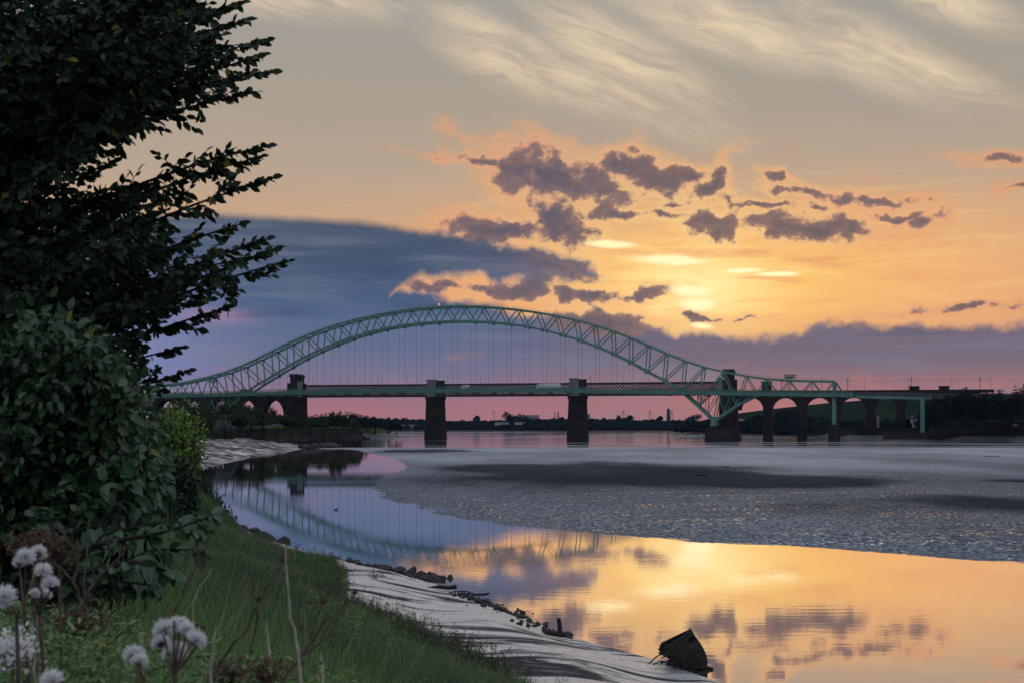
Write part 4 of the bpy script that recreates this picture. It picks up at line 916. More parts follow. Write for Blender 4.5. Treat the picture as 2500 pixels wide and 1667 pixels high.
def building(name, lab, x, Y, z, w, dp, h, roof=2.5, m='white', cat='building'):
    o = link(name, None, None, lab, cat, loc=(px(x, Y), Y, z))
    build('wall', MB().box(-w/2, w/2, 0, dp, -2, h), m, o)
    rf = MB(); rf.v = [(-w/2-.5,-.5,h),(w/2+.5,-.5,h),(w/2+.5,dp+.5,h),(-w/2-.5,dp+.5,h),(-w/2-.5,dp/2,h+roof),(w/2+.5,dp/2,h+roof)]; rf.f = [(0,1,5,4),(2,3,4,5),(0,4,3),(1,2,5),(0,3,2,1)]
    build('roof', rf, 'roof', o)
    n = max(2, int(w/5))
    for k in range(n): c = -w/2+(k+.5)*w/n; build('window', MB().box(c-.7, c+.7, -.08, .05, h*.35, h*.7), 'glass', o)
    return o
building('far_building', 'pale shed roof standing above the far wood near the tallest trees', 1293, 3170, 18, 40, 30, 8, 4, 'greywall')
building('far_building', 'low white houses at the foot of the far wood', 1225, 2900, 6, 26, 9, 5, 3)
building('far_building', 'low white building in the far wood right of the houses', 1269, 2905, 6.5, 20, 9, 5, 2.5)
building('far_building', 'white far building just right of the second stone pier', 1428, 3170, 18, 22, 20, 12, 2, 'greywall')
building('far_building', 'pale far boathouse right of the river headland', 996, 2880, 3, 40, 10, 4, 2, 'greywall')
building('far_building', 'pale far houses behind the right bearing', 1806, 1640, 8, 14, 8, 4, 3, 'greywall')
def chimney(x, h, r, lab):
    Y = 3180; o = link('chimney', None, None, lab, 'chimney', 'far chimneys', loc=(px(x, Y), Y, 18))
    build('shaft', MB().tube([(0,0,-4),(0,0,h)], [r*1.15,r*.85], 10), 'dark', o); build('cap', MB().tube([(0,0,h),(0,0,h+1)], [r*1.05,r*1.05], 10), 'dark', o)
chimney(1362.5, 17, 1.6, 'thinner left one of the two far chimneys'); chimney(1354.5, 18, 1.0, 'slim far mast left of the chimneys'); chimney(1632, 24, 4.0, 'thick dark far chimney left of the right bearing'); 
def pylon(x, lab):
    Y = 3190; o = link('pylon', None, None, lab, 'pylon', 'far electricity pylons', loc=(px(x, Y), Y, 16)); h = 24; mb = MB()
    for a in (-1, 1):
        for b in (-1, 1): mb.beam((a*2.6, b*2.6, 0), (a*.4, b*.4, h), .5)
    build('tower', mb, 'dark', o); build('arms', MB().box(-5, 5, -.3, .3, h*.7, h*.7+.5).box(-4, 4, -.3, .3, h*.85, h*.85+.5), 'dark', o)
pylon(1205, 'tiny pylon above the far wood left of the tallest tree'); pylon(1587, 'tiny pylon above the far wood left of the thick chimney'); pylon(1640, 'tiny pylon just right of the thick far chimney'); pylon(1522, 'tiny pylon between the two far trees')

# north bank: abutment, walls, cottage, trees
ab = link('stone_abutment', None, None, 'red sandstone abutment at the end of the right mud bank', 'abutment', loc=(px(2128,915), 915, -2))
build('wall', MB().box(-4.6, 5.6, -2, 14, -2, 9.4, .5, .4), 'redstone', ab); build('buttress', MB().box(-7, -4.2, -1, 8, -2, 7.4, .7, .4), 'redstone', ab); build('parapet', MB().box(-3.6, 1.2, -1.2, 6, 9.41, 13.2, .3, .3), 'redstone', ab)
rw_ = link('river_wall', None, None, 'long low red sandstone river wall on the right bank', 'wall', loc=(px(2330,862), 858, 0))
build('wall', MB().quad_box([(-40,8,-1),(70,-26,-1),(70,-24,-1),(-40,10,-1),(-40,8.4,3.0),(70,-25.6,2.6),(70,-24.2,2.6),(-40,9.8,3.0)]), 'redstone', rw_)
rw2 = link('garden_wall', None, None, 'upper red brick wall at the right edge of the frame', 'wall', loc=(px(2470,842), 842, 3))
build('wall', MB().box(-14, 40, 0, .6, -1, 6.4), 'redstone', rw2); build('coping', MB().box(-14.2, 40, -.2, .8, 6.41, 6.8), 'palestone', rw2)
ct = building('cottage', 'small white cottage between the trees on the right bank', 2238, 925, 5, 4.4, 6, 6.2, 2.2, 'white', 'cottage'); build('chimney_stack', MB().box(1.2, 2.1, 2.5, 3.4, 6.4, 9.6), 'white', ct)
for x, lab in [(2142,'left one of two pale posts on the right bank'),(2145.5,'right one of two pale posts on the right bank')]:
    po = link('pale_post', None, None, lab, 'post', 'pale posts on the right bank', loc=(px(x,910), 910, 6)); build('shaft', MB().tube([(0,0,0),(0,0,7)], [.13,.1], 8), 'white', po)
for x, Y, lab in [(2478,836,'pale parked car at the right edge below the trees'),(2368,838,'pale parked car under the big trees')]:
    o = link('parked_car', None, None, lab, 'car', 'parked cars on the right bank', loc=(px(x,Y), Y, 6.4))
    build('body', MB().box(-2.1, 2.1, -.9, .9, .35, .95, .1, .05).box(-1.3, 1.4, -.8, .8, .951, 1.5, .35, .1), 'greywall', o); wm = MB().tube([(0,-.1,0),(0,.1,0)], .32, 12).mesh('wheel'); wm.materials.append(M['tyre'])
    for a in (-1.3, 1.3):
        for b in (-.85, .85): link('wheel', wm, o, loc=(a, b, .33))
TREES = [(2262,905,12.1,17.36,'left tree of the dark group beside the white cottage'),(2285,852,14.3,22.32,'second tree of the dark right bank group'),(2312,842,16.5,23.56,'third tree of the dark right bank group'),(2340,847,16.5,26.04,'tall tree left of the middle of the right bank group'),(2370,837,17.6,26.66,'broad tree in the middle of the right bank group'),(2402,842,17.6,25.42,'tree right of the middle of the right bank group'),(2435,832,18.7,26.66,'broad tree near the right edge'),(2468,837,17.6,25.42,'tree second from the right edge'),(2500,832,19.8,29.14,'tallest tree at the right edge of the frame'),(2300,930,15.4,24.8,'back tree above the approach road'),(2420,925,17.6,27.28,'back tree behind the broad one'),(2215,920,6.6,6.5,'small dark bush left of the white cottage'),(2255,890,8.8,7,'low bush in front of the white cottage'),(2360,822,13.2,8,'low bush at the foot of the right bank trees'),(2440,820,13.2,7,'low bush above the river wall')]
for x, Y, w, h, lab in TREES: bush('tree' if h > 9 else 'bush', (px(x, Y), Y, 4.2), w, h, 'farleaf', 2400, 1.25, lab, 'tree' if h > 9 else 'bush', 'trees on the right bank', clumps=20, low=.56)
pts = []
for _ in range(5000):
    u = random.uniform(.05, .45); v = random.uniform(28, 48); pts.append(rb(u, v))
tufts('north_bank_grass', pts, .5, 1.4, .4, 'farleaf', 'dark rough grass on the right bank')

# ------------------------------------------------------------------ near bank: grass, shore weeds
N0 = 620000; Y_ = np.exp(rng.uniform(math.log(8.5), math.log(104), N0)); d_g = np.where(rng.uniform(size=N0) < .35, gw(Y_)-.3+np.abs(rng.normal(size=N0))*5.5, rng.uniform(0, 1, N0)*(26.2-gw(Y_))+gw(Y_)-.2)
X_ = shore(Y_)-d_g; keep = (X_/Y_ > -.36) & (X_/Y_ < .06) & ~((vnoise(X_*.9, Y_*.45, 9) < -.5) & (rng.uniform(size=N0) < .6))
X_, Y_ = X_[keep], Y_[keep]; P = np.stack([X_, Y_, land(X_, Y_)-.03], 1); hs = np.interp(Y_, [8,20,60,104], [.30,.30,.28,.30]); print('grass', len(P))
def gwid(P): return np.interp(P[:,1], [8,30,104], [.004,.0085,.032])
cl = vnoise(P[:,0]*1.6, P[:,1]*.8, 3)+.6*vnoise(P[:,0]*.35, P[:,1]*.2, 8)
def tuft_set(mask, name, k, m, lab, lean):
    sub = P[mask]; n = len(sub); H = hs[mask]*rng.uniform(.45, 1.25, n)*k*np.clip(1+.55*cl[mask], .35, 2)
    a = rng.uniform(0, 2*math.pi, n); L = rng.uniform(.15, lean, n)*H
    tip = sub+np.stack([np.cos(a)*L, np.sin(a)*L, H], 1); mid = sub+np.stack([np.cos(a)*L*.3, np.sin(a)*L*.3, H*.6], 1)
    s = np.zeros((n,3)); b = rng.uniform(-.8, .8, n); ww = gwid(sub)*rng.uniform(.6,1.3,n); s[:,0] = np.cos(b)*ww*.5; s[:,1] = np.sin(b)*ww*.5
    V = np.stack([sub-s, sub+s, mid+s*.8, mid-s*.8, tip], 1).reshape(-1,3); base = np.arange(n)[:,None]*5
    link(name, npmesh(name, V, np.concatenate([base+np.array([[0,1,2]]), base+np.array([[0,2,3]]), base+np.array([[3,2,4]])]), m), None, lab, 'grass', kind='stuff')
sel = rng.uniform(0, 1, len(P))
tuft_set(sel < .955, 'meadow_grass', 1.0, 'grass', 'green meadow grass covering the slope of the near bank', 1.0)
tuft_set(sel >= .955, 'dry_grass', 1.35, 'straw', 'scattered straw coloured dry grass stalks on the near slope', .5)
# dark shore weeds along the grass edge: leafy stems
def leafy_stems(name, bases, h0, h1, leaf, m, lab, per=26, spread=.12, cat='weeds', wr=.35):
    PP, DD, NN, LL = [], [], [], []
    for (x, y, z) in bases:
        h = random.uniform(h0, h1); ax, ay = random.gauss(0, spread), random.gauss(0, spread)
        t = np.sqrt(rng.uniform(.03, 1, per)); a = rng.uniform(0, 2*math.pi, per)
        r = (1-t)*.25*h+.02
        PP.append(np.stack([x+ax*t*h*2+np.cos(a)*r*rng.uniform(.2,1,per), y+ay*t*h*2+np.sin(a)*r*rng.uniform(.2,1,per), z+t*h], 1))
        DD.append(np.stack([np.cos(a), np.sin(a), rng.uniform(.2, 1.4, per)], 1)); NN.append(rng.normal(size=(per,3))+np.array([0,0,1.2])); LL.append(leaf*(1.2-.6*t)*rng.uniform(.6,1.2,per))
    P_, D_, N2, L_ = map(np.concatenate, (PP, DD, NN, LL))
    V, F = leaves(P_, D_, N2, L_, L_*wr) if leaf < .06 else quads(P_, D_, N2, L_, L_*wr)
    return link(name, npmesh(name, V, F, m), None, lab, cat, kind='stuff')
bs = []
for _ in range(420):
    Y = random.uniform(34, 52); X = shore(Y)-gw(Y)+random.gauss(-.3, .45); bs.append((X, Y, land(X, Y)))
for _ in range(260):
    Y = random.uniform(52, 90); X = shore(Y)-gw(Y)+random.gauss(-.2, .4); bs.append((X, Y, land(X, Y)))
leafy_stems('shore_weeds', bs, .3, .75, .075, 'edgeweed', 'dark leafy shore weeds along the edge between grass and mud', 44, .15)
bs = []
for _ in range(70):                                          # clumps of taller weeds scattered over the slope
    Y0 = math.exp(random.uniform(math.log(11), math.log(62))); X0 = shore(Y0)-random.uniform(gw(Y0)+.3, 17); r_ = random.uniform(.15, .7)
    for _ in range(random.randint(6, 20)): X, Y = X0+random.gauss(0, r_), Y0+random.gauss(0, r_*1.6); bs.append((X, Y, float(land(X, Y))-.03))
cut = len(bs)*6//10
leafy_stems('slope_weeds', bs[:cut], .25, .6, .055, 'weed', 'clumps of brighter leafy weeds scattered over the grassy slope', 34, .2)
leafy_stems('brown_slope_weeds', bs[cut:], .25, .65, .055, 'edgeweed', 'clumps of dull brownish weeds scattered over the grassy slope', 34, .2)
bs = []
for _ in range(900):
    Y = random.uniform(92, 110); d = random.uniform(1.0, 6); X = shore(Y)-d; bs.append((X, Y, land(X, Y)-.1))
leafy_stems('cliff_weeds', bs, .3, .9, .22, 'midleaf', 'olive weeds hanging over the steep bank beyond the shrub', 30, .25, wr=.5)
bs = [(-6.6+random.gauss(0,.14), 61.5+random.gauss(0,.2), land(-6.6, 61.5)) for _ in range(14)]
bs = [(-5.55+random.gauss(0,.12), 61+random.gauss(0,.2), land(-5.55, 61)-.05) for _ in range(16)]
leafy_stems('mud_plant', bs, .25, .5, .09, 'midleaf', 'single low green plant growing on the near mud', 24, .2)
# light green shrub further along the bank
def leafy_shrub(name, loc_, w, h, leaf, n, m, lab):
    root = link(name, None, None, lab, 'shrub', loc=loc_)
    Pn, Dn, R = crown_points(n, (0,0,h*.5), (w/2, w/2, h*.5), 22)
    V, F = leaves(Pn, R.normal(size=(n,3))+np.array([0,0,-.3]), Dn+np.array([0,0,.6]), R.uniform(.7,1.2,n)*leaf, R.uniform(.5,.75,n)*leaf)
    link('foliage', npmesh('foliage', V, F, m), root, kind='stuff')
    mb = MB()
    for k in range(7): a = k*.9; mb.tube([(0,0,-.3),(math.cos(a)*w*.15,math.sin(a)*w*.15,h*.4),(math.cos(a)*w*.32,math.sin(a)*w*.3,h*.85)], [.05,.03,.008], 5)
    build('stems', mb, 'bark', root)
leafy_shrub('light_green_shrub', (px(432,36), 36, 4.6), 1.35, 3.5, .11, 2600, 'lime', 'light green shrub on the bank just right of the big dark shrub')
leafy_shrub('dark_bank_shrub', (px(415,33), 33, 4.3), 1.7, 2.2, .11, 2600, 'leaf', 'dark green shrub low on the bank under the light green one')
leafy_shrub('bank_shrub', (px(380,42), 42, 4.6), 2.6, 3.0, .12, 2400, 'weed', 'mid green shrub on the bank behind the big dark shrub')
# ------------------------------------------------------------------ big sallow at the left, backlit dark put into its leaf colour
YS = 8.2
def W3(x, y, Y=YS): return Vector((px(x, Y), Y, EYE+(1038-y)/3640*Y))
def make_sallow():
    root = link('sallow_shrub', None, None, 'big dark sallow shrub filling the left side of the frame', 'shrub', loc=(-3.3, 8.3, 5.3))
    R = np.random.default_rng(11); base = Vector((-3.3, 8.3, 5.3))
    ry = [0,100,200,300,360,420,480,560,640,700,780,860,940,1040,1150,1220,1290]; rx = [455,505,505,390,235,250,350,390,450,395,340,300,290,240,200,150,100]
    tips = [(600,110),(617,182),(575,235),(560,60),(540,20),(602,368),(615,450),(625,625),(655,650),(600,600),(505,765),(470,740),(395,860),(410,920),(590,150),(560,190),(520,120),(545,560),(560,640),(440,700),(590,395)]
    T = [(x, y, random.uniform(7.6, 8.9), 1) for x, y in tips]
    while len(T) < 400:
        y = random.uniform(-120, 1150); xm = np.interp(y, ry, rx); x = xm-abs(random.gauss(0, 1))*300*random.random()-random.uniform(0, xm+330)*(random.random() < .7)
        if x < -420: continue
        T.append((x, y, random.uniform(6.9, 9.8), 0))
    br = [[] for _ in range(3)]; limbs = []
    LP, LD, LN, LL = [], [], [], []
    woodm = MB()
    for (x, y, Yt, tip) in T:
        t = W3(x, y, Yt)
        hdist = math.hypot(t.x+3.9, t.y-8.3); z0 = max(5.4, min(t.z-.55*hdist-.1, 9.3)); a = Vector((-3.9-.25*(z0-5.3)*.4+random.gauss(0,.15), 8.3+random.gauss(0,.15), z0))
        c = a.lerp(t, .55)+Vector((0, 0, .10+.10*hdist))+Vector((random.gauss(0,.08), random.gauss(0,.08), random.gauss(0,.05)))
        pts = [a*((1-s)**2)+c*(2*s*(1-s))+t*(s*s) for s in np.linspace(0, 1, 9)]
        woodm.tube(pts, [.018*(1-.82*k/8)+.002 for k in range(9)], 5, False)
        ln = (t-a).length; s0 = max(0.1, 1-1.25/ln) if not tip else max(.1, 1-1.0/ln); nt = int((1-s0)*ln/.045)+3
        for k in range(nt):
            s = s0+(1-s0)*(k+.5)/nt; p = a*((1-s)**2)+c*(2*s*(1-s))+t*(s*s); dr = ((c-a)*(1-s)+(t-c)*s).normalized()
            side = Vector((random.gauss(0,1), random.gauss(0,1), random.gauss(0,.8))); tw = (dr*.62+side*.75+Vector((0,0,-.12))).normalized(); L = random.uniform(.12,.30)*(1.25-.75*s)
            if s > .96: tw = dr; L = .14
            xs, ys_ = 1250+p.x/p.y*3640, 1038-(p.z-EYE)/p.y*3640; lim = np.interp(ys_, ry, rx)
            if tip and 1 and s < .45 and xs > lim+20: continue
            if not tip and xs > lim+random.uniform(-15, 35): continue
            q = p+tw*L; woodm.tube([p, q], [.004,.0018], 3, False)
            m_ = random.randint(6, 9)
            for j in range(m_):
                u = (j+.6)/m_; sd = tw.cross(Vector((random.gauss(0,.4), random.gauss(0,.4), 1))).normalized()*(1 if j % 2 else -1)
                d = (tw*.75+sd*.75+Vector((random.gauss(0,.25), random.gauss(0,.25), random.gauss(-.38,.32))))
                if j == m_-1: d = tw+Vector((0,0,-.1))
                LP.append(p.lerp(q, u)); LD.append(d); LN.append((random.gauss(0,.7), random.gauss(-.9,.7), random.gauss(.35,.6))); LL.append(random.uniform(.040,.072))
    LP, LD, LN, LL = np.array(LP), np.array(LD), np.array(LN), np.array(LL)
    n = len(LP); woodm.v = [(x-base.x, y-base.y, z-base.z) for x, y, z in woodm.v]
    build('twigs', woodm, 'bark', root, kind='stuff')
    tr = MB()
    for k in range(5):
        a = k*1.3; tr.tube([(-.6+.1*math.cos(a), .1*math.sin(a), -.3), (-.62+.2*math.cos(a), .15*math.sin(a), 1.4), (-.75+.35*math.cos(a), .3*math.sin(a), 4.2)], [.07,.05,.02], 7)
    build('trunk', tr, 'bark', root)
    # the leaves that stand clear at the crown's edge are separate; the rest is one mass
    sx = LP[:,0]/LP[:,1]; order = np.argsort(-(sx+.02*R.normal(size=n))); pick = order[:300]; rest = order[300:]
    V, F = leaves(LP[rest]-np.array(base), LD[rest], LN[rest], LL[rest], LL[rest]*R.uniform(.50,.72,len(rest)))
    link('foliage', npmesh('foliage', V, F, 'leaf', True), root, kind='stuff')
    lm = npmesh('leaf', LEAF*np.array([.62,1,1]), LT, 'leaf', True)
    for i in pick:
        d = Vector(LD[i]).normalized(); s = d.cross(Vector(LN[i])).normalized(); nn = s.cross(d)
        o = link('leaf', lm, root); mt = Matrix((s, d, nn)).transposed().to_4x4(); o.rotation_euler = mt.to_euler(); o.location = Vector(LP[i])-base; o.scale = (LL[i],)*3
    return n
NL = make_sallow(); print('sallow leaves', NL)

def make_lower_shrub():  # lower part of the left foliage, split off for its lit leaf colour
    root = link('lower_shrub', None, None, 'glossy green shrub below the dark sallow at the left', 'shrub', loc=(-2.3, 7.4, 5.3)); base = Vector((-2.3, 7.4, 5.3)); R = np.random.default_rng(5)
    by = [760,840,920,1000,1100,1200,1260,1320]; bx = [140,260,345,375,395,390,340,190]
    LP, LD, LN, LL = [], [], [], []; wm_ = MB()
    for i in range(250):
        y = random.uniform(770, 1310); xm = float(np.interp(y, by, bx)); x = xm-abs(random.gauss(0, 60)) if i % 2 else random.uniform(-200, xm); Yt = random.uniform(6.4, 8.2)
        t = W3(x, y, Yt); a = Vector((-2.6+random.gauss(0,.3), 7.5+random.gauss(0,.3), max(5.3, t.z-random.uniform(.5, 1.1)))); c = a.lerp(t, .5)+Vector((0,0,.15))
        wm_.tube([a*((1-s)**2)+c*(2*s*(1-s))+t*(s*s)-base for s in np.linspace(0, 1, 7)], [.010*(1-.8*k/6)+.0015 for k in range(7)], 5, False)
        for k in range(44):
            s = .25+.75*k/43; p = a*((1-s)**2)+c*(2*s*(1-s))+t*(s*s); dr = ((c-a)*(1-s)+(t-c)*s).normalized()
            for r_ in range(3):
                sd = dr.cross(Vector((random.gauss(0,1), random.gauss(0,1), random.gauss(.4,1)))).normalized()*(1 if (k+r_) % 2 else -1); q = p+sd*random.uniform(0,.10)
                xs, ys_ = 1250+q.x/q.y*3640, 1038-(q.z-EYE)/q.y*3640
                if xs > np.interp(ys_, by, bx)+random.uniform(0, 45): continue
                LP.append(q); LD.append(dr*.5+sd*.7+Vector((0, random.gauss(-.15,.3), random.gauss(-.4,.3)))); LN.append((random.gauss(.1,.6), random.gauss(-.5,.6), random.gauss(.8,.4))); LL.append(random.uniform(.040,.076))
    LP, LD, LN, LL = np.array(LP), np.array(LD), np.array(LN), np.array(LL); n = len(LP)
    build('stems', wm_, 'bark', root, kind='stuff')
    order = np.argsort(LP[:,1]+.4*R.normal(size=n)-2*(LP[:,0]/LP[:,1])); pick, rest = order[:300], order[300:]
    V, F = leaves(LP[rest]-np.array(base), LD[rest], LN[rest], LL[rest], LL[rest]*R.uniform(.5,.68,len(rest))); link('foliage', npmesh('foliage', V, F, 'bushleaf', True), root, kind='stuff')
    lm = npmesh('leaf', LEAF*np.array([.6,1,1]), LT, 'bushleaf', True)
    for i in pick:
        d = Vector(LD[i]).normalized(); s = d.cross(Vector(LN[i])).normalized(); nn = s.cross(d); o = link('leaf', lm, root)
        o.rotation_euler = Matrix((s, d, nn)).transposed().to_4x4().to_euler(); o.location = Vector(LP[i])-base; o.scale = (LL[i],)*3
    print('lower shrub leaves', n)
make_lower_shrub()
# low branch with broad leaves reaching over the grass
def broad_branch():
    Y0 = 6.2; base = W3(90, 1480, 5.8); root = link('broadleaf_branch', None, None, 'low branch with broad dark leaves reaching right over the grass', 'shrub', loc=base)
    paths = [[(90,1480),(230,1330),(400,1300),(530,1255)],[(90,1480),(260,1300),(420,1270),(500,1300)],[(90,1480),(200,1400),(330,1370),(430,1400)],[(90,1480),(190,1380),(280,1240),(330,1160)],[(90,1480),(230,1400),(380,1340),(500,1345)],[(90,1480),(150,1350),(210,1250),(260,1170)],[(90,1480),(130,1330),(120,1250),(140,1180)],[(90,1480),(210,1440),(300,1420),(380,1430)]]
    st = MB(); PP, DD, NN, LL = [], [], [], []
    for i, pth in enumerate(paths):
        yo = 5.8+[0,.35,-.2,.6,.15,.5,.3,-.1][i]; q = [W3(x, y, 5.8+(yo-5.8)*min(1, k/2)) for k, (x, y) in enumerate(pth)]
        pts = []
        for k in range(3):
            for s in np.linspace(0, 1, 6)[:-1]: pts.append(q[k].lerp(q[k+1], s))
        pts.append(q[-1]); st.tube([p-base for p in pts], [.012*(1-.8*k/len(pts))+.002 for k in range(len(pts))], 5, False)
        for k in range(4, len(pts)):
            d = (pts[k]-pts[k-1]).normalized()
            for r in range(4):
                sd = d.cross(Vector((random.gauss(0,.5), random.gauss(0,.5), 1))).normalized()*(1 if r % 2 else -1)
                PP.append(pts[k-1].lerp(pts[k], random.random())-base); DD.append(d*.5+sd*.8+Vector((0, random.gauss(-.1,.3), random.gauss(-.45,.3)))); NN.append((random.gauss(.1,.5), random.gauss(-.35,.5), 1)); LL.append(random.uniform(.055,.095))
    build('stem', st, 'bark', root); LL = np.array(LL)
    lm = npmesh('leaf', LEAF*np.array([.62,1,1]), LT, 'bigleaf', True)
    for p, d, nn, l in zip(PP, DD, NN, LL):
        d = d.normalized(); s = d.cross(Vector(nn)).normalized(); n3 = s.cross(d)
        o = link('leaf', lm, root); o.rotation_euler = Matrix((s, d, n3)).transposed().to_4x4().to_euler(); o.location = p; o.scale = (l,)*3
broad_branch()

# ------------------------------------------------------------------ foreground weeds, thistles, dead stalks
def gz(x, y): return land(x, y)
bs = []
while len(bs) < 1300:
    Y = random.uniform(4.2, 9.5); x = random.uniform(-80, 900); X = px(x, Y)
    if random.random() > np.interp(x, [0,330,560,760,900], [1,.9,.5,.25,.1]): continue
    bs.append((X, Y, gz(X, Y)))
def hgt(x): return float(np.interp(x, [-80,250,500,900], [1,.9,.7,.5]))
PP, DD, NN, LL = [], [], [], []
for (x, y, z) in bs:
    xx = 1250+x/y*3640; top = EYE-(np.interp(xx, [-80,120,300,520,900], [455,475,490,585,640])+random.uniform(-45,110))/3640*y
    h = max(.25, top-z); per = 64; t = np.sqrt(rng.uniform(.1, 1, per)); a = rng.uniform(0, 2*math.pi, per); r = .03+.10*rng.uniform(0,1,per)*(1.15-t)
    ax, ay = random.gauss(0,.06), random.gauss(0,.06)
    PP.append(np.stack([x+ax*t+np.cos(a)*r, y+ay*t+np.sin(a)*r, z+t*h], 1)); DD.append(np.stack([np.cos(a), np.sin(a), rng.uniform(-.2,1.2,per)], 1)); NN.append(rng.normal(size=(per,3))*.6+np.array([0,-.2,1])); LL.append(.036*rng.uniform(.5,1.4,per)*(1.3-.6*t))
PP, DD, NN, LL = map(np.concatenate, (PP, DD, NN, LL)); V, F = leaves(PP, DD, NN, LL, LL*.32); nF = len(F)//8; bi = np.repeat((np.arange(nF)//64*7919 % 100) < 30, 8)
ug = npmesh('undergrowth', V, F, ['weed', 'grass', 'straw']); ug.polygons.foreach_set('material_index', np.where(bi, 1, np.where(np.repeat((np.arange(nF)//64*104729 % 100) < 8, 8), 2, 0)).astype(np.int32))
link('undergrowth', ug, None, 'green leafy weeds filling the bottom left corner', 'weeds', kind='stuff')
pts = []
for _ in range(9000):
    Y = random.uniform(3.6, 10); x = random.uniform(-60, 950); X = px(x, Y); pts.append((X, Y, gz(X, Y)))
P = np.array(pts); hs = rng.uniform(.35, .85, len(P)); cl = np.zeros(len(P))
def gwid(P): return np.full(len(P), .007)
tuft_set(np.ones(len(P), bool), 'tall_grass', 1.0, 'weed', 'taller grass blades among the weeds in the foreground', .55)
def fluff_mesh(seed):
    R = np.random.default_rng(seed); n = 900; d = unit(R.normal(size=(n,3))); d[:,2] = np.abs(d[:,2])*1.05-.38; d = unit(d)
    L = R.uniform(.6, 1.15, n); s = unit(np.cross(d, R.normal(size=(n,3))))*R.uniform(.018,.045,(n,1)); b = d*.28; tip = d*L[:,None]+R.normal(size=(n,3))*.07
    V = np.stack([b-s*.3, b+s*.3, tip+s, tip-s], 1).reshape(-1,3); return npmesh('pappus', V, np.arange(4*n).reshape(n,4), 'fluff')
FM = [fluff_mesh(i) for i in range(4)]
cup = MB().tube([(0,0,-.55),(0,0,-.45),(0,0,-.1),(0,0,.12)], [.1,.34,.40,.25], 10).mesh('seed_cup', True); cup.materials.append(M['seed'])
def stalk(mb, pts, r0, r1):
    n = len(pts); mb.tube(pts, [r0+(r1-r0)*k/(n-1) for k in range(n)], 6, False)
def thistle(lab, foot, heads, Y=3.6, r=.029, fork=None):
    fx, fy = foot; b = W3(fx, fy, Y); b.z = gz(b.x, b.y); root = link('thistle', None, None, lab, 'thistle', 'gone-to-seed thistles in the foreground', loc=b)
    fk = W3(*(fork or foot), Y)-b; st = MB(); stalk(st, [(0,0,0), fk*.5+Vector((.02,0,.0)), fk], .006, .0045)
    for i, h in enumerate(heads):
        p = W3(h[0], h[1], Y+random.uniform(-.12,.12))-b; mid = fk.lerp(p, .5)+Vector((0,0,-.015)); stalk(st, [fk, mid, p-Vector((0,0,r*.5))],   .0032, .002)
        s = .78*r*(h[2] if len(h) > 2 else 1)*random.uniform(.92,1.1); rt = (random.uniform(-.7,.7), random.uniform(-.7,.7), random.uniform(0,6))
        if len(h) > 3:
            o = link('dark_bud', cup, root, loc=p, rot=rt); o.scale = (s*.9,)*3; continue
        o = link('down_head', FM[i % 4], root, loc=p, rot=rt); o.scale = (s,)*3; c = link('seed_cup', cup, o)
    build('stalk', st, 'stem', root); return root
thistle('thistle with white down heads left of the frame, upper left pair', (95,1640), [(62,1358),(92,1350,.95),(48,1372,.7)], 3.7, .028, (58,1480))
thistle('thistle with drooping white down heads right of the left pair', (150,1660), [(105,1392,.95),(122,1425),(112,1450,.7),(84,1448,.65)], 3.6, .027, (95,1500))
thistle('thistle with a big white head at the left frame edge', (30,1660), [(10,1458,1.15),(20,1426,.5,1),(85,1490,.6,1)], 3.3, .028, (40,1500))
thistle('thistle with a full cluster of white heads at the bottom centre left', (430,1667), [(400,1536),(436,1530,1.1),(392,1568,.85),(432,1590,1.05),(478,1562,1.0),(455,1535,.8),(498,1528,.6,1),(425,1497,.5,1),(442,1497,.45,1),(480,1522,.55,1),(408,1595,.6)], 3.2, .0285, (425,1640))
thistle('thistle with one drooping white head left of the big cluster', (345,1680), [(328,1600,1.2),(340,1615,.9)], 3.3, .027, (350,1650))
thistle('thistle with a white head cut by the bottom frame edge', (128,1690), [(126,1662,1.25)], 3.2, .028, (130,1680))
# small brown seed clusters
def seed_cluster(lab, x, y, Y, w, h, n, m, foot):
    b = W3(foot[0], foot[1], Y); b.z = gz(b.x, b.y); root = link('dried_flower_head', None, None, lab, 'dried flower', 'dried flower clusters', loc=b)
    c = W3(x, y, Y)-b; R = rng; P_ = np.array(c)+R.normal(size=(n,3))*np.array([w,w,h])*.45; 
    V, F = leaves(P_, R.normal(size=(n,3))+np.array([0,0,.5]), R.normal(size=(n,3)), R.uniform(.008,.018,n), R.uniform(.006,.012,n)); link('seed_heads', npmesh('seed_heads', V, F, m), root, kind='stuff')
    st = MB(); stalk(st, [(0,0,0), c*.5, c-Vector((0,0,h*.6))], .006, .004)
    for k in range(40): stalk(st, [c-Vector((0,0,h*.6)), Vector(P_[k])], .0022, .001)
    build('stalk', st, 'stem', root)
seed_cluster('wide brown dried flower head above the left thistles', 80, 1325, 4.2, .07, .04, 400, 'seed', (110,1600))
seed_cluster('small brown dried flower head right of the left thistles', 145, 1345, 4.3, .05, .045, 350, 'seed', (160,1600))
seed_cluster('white speckled seed head at the left frame edge', 30, 1585, 3.6, .055, .045, 500, 'fluff', (40,1690))
seed_cluster('brown speckled seed head beside the dead stem', 190, 1520, 5.0, .10, .06, 700, 'seed', (195,1640))
seed_cluster('brown seed head in the grass at the bottom centre', 650, 1640, 4.6, .07, .05, 350, 'seed', (650,1667))
seed_cluster('brown seed head low right of the thistle cluster', 560, 1648, 4.4, .06, .04, 300, 'seed', (560,1690))
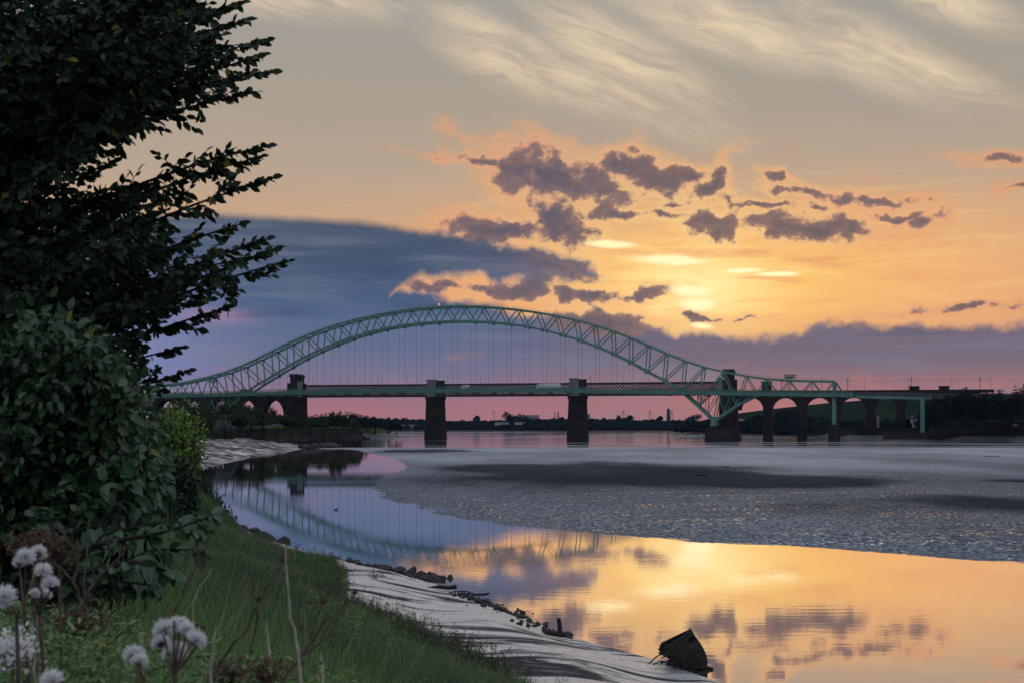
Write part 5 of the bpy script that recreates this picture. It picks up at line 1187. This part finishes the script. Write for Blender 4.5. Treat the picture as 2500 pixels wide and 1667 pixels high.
# dead branching stalks
def dead(lab, Y, segs, heads=(), m='stem', r=.007):
    b = W3(*segs[0][0], Y); root = link('dead_stalk', None, None, lab, 'dead stalk', 'dead stalks in the foreground', loc=b); st = MB(); r *= .75
    f = W3(*segs[0][0], Y); f.z = gz(f.x, f.y); stalk(st, [f-b, (f-b)*.5+Vector((.01,0,0)), Vector((0,0,0))], r, r)
    for i, s in enumerate(segs):
        q = [W3(x, y, Y+.04*i)-b for x, y in s]; k = .85**i; pts = []
        for a, c in zip(q[:-1], q[1:]):
            for t in (0,.33,.66): pts.append(a.lerp(c, t)+Vector((random.gauss(0,.003), random.gauss(0,.003), random.gauss(0,.003))))
        pts.append(q[-1]); stalk(st, pts, r*k, r*.5*k)
    build('stem', st, m, root)
    for x, y, s in heads:
        c = W3(x, y, Y)-b; n = 26; hd = MB()
        for k in range(n):
            a = random.uniform(0, 6.28); e = random.uniform(.2, 1.4); hd.tube([c, c+Vector((math.cos(a)*math.cos(e), math.sin(a)*math.cos(e), math.sin(e)))*s], [.002,.0012], 3, False)
        build('umbel', hd, 'seed', root)
dead('tall dead umbel stalk slanting from bottom centre to the right', 4.6, [[(520,1640),(600,1540),(640,1450),(690,1375)],[(628,1470),(605,1390)],[(628,1470),(612,1600),(600,1640)]], [(690,1372,.022),(628,1468,.02)])
dead('forked dead stalk at the lower right of the weeds', 4.3, [[(690,1667),(740,1590),(790,1520),(850,1465)],[(760,1560),(770,1500),(786,1480)],[(740,1600),(800,1555),(850,1465)]], [(787,1474,.024),(866,1450,.014)])
dead('long thin pale stalk leaning at the bottom centre', 4.0, [[(735,1667),(722,1560),(708,1470),(697,1330)]], (), 'pale_stem', .0065)
dead('brown dead stem forking in front of the dark shrub', 5.2, [[(195,1560),(200,1470),(180,1420),(195,1330)],[(200,1470),(240,1410),(300,1350)],[(180,1420),(140,1380),(110,1360)],[(205,1450),(215,1330),(220,1250)]], [(300,1345,.02)], 'stem', .009)
dead('thin dead stalk rising behind the big thistle cluster', 4.8, [[(425,1500),(450,1440),(475,1390),(485,1350)]], [(485,1350,.016)])
dead('dark stalk slanting left of the big thistle cluster', 4.6, [[(225,1625),(260,1575),(300,1540),(350,1490)]], (), 'stem', .006)
dead('pale upright grass stalk at the far left', 3.6, [[(85,1667),(88,1580),(92,1500)]], (), 'pale_stem', .005)
dead('pale slanting stalk right of the thin dead stalk', 5.5, [[(470,1480),(490,1430),(515,1385)]], (), 'pale_stem', .005)
dead('pale bent stalk right of the big thistle cluster', 4.2, [[(515,1667),(518,1580),(528,1530)]], (), 'pale_stem', .006)
dead('short pale stalk at the bottom right of the weeds', 4.4, [[(790,1667),(786,1620),(784,1590)]], (), 'pale_stem', .006)
dead('pale stalk in the grass left of the forked one', 4.7, [[(660,1660),(655,1570),(650,1515)]], (), 'pale_stem', .008)
# ------------------------------------------------------------------ evening air
def haze():
    mb = MB().box(-2700, 2700, -30, 4300, -7.5, 95)
    m = bpy.data.materials.new('evening_air'); m.use_nodes = True; t = m.node_tree; t.nodes.clear()
    v = t.nodes.new('ShaderNodeVolumePrincipled'); v.inputs['Color'].default_value = (.34,.55,1.0,1); v.inputs['Density'].default_value = 1.3e-5; v.inputs['Anisotropy'].default_value = 0.0
    o = t.nodes.new('ShaderNodeOutputMaterial'); t.links.new(v.outputs[0], o.inputs['Volume'])
    me = mb.mesh('haze'); me.materials.append(m); link('haze', me, None, 'thin bluish evening haze over the estuary', 'haze', kind='stuff')
haze()
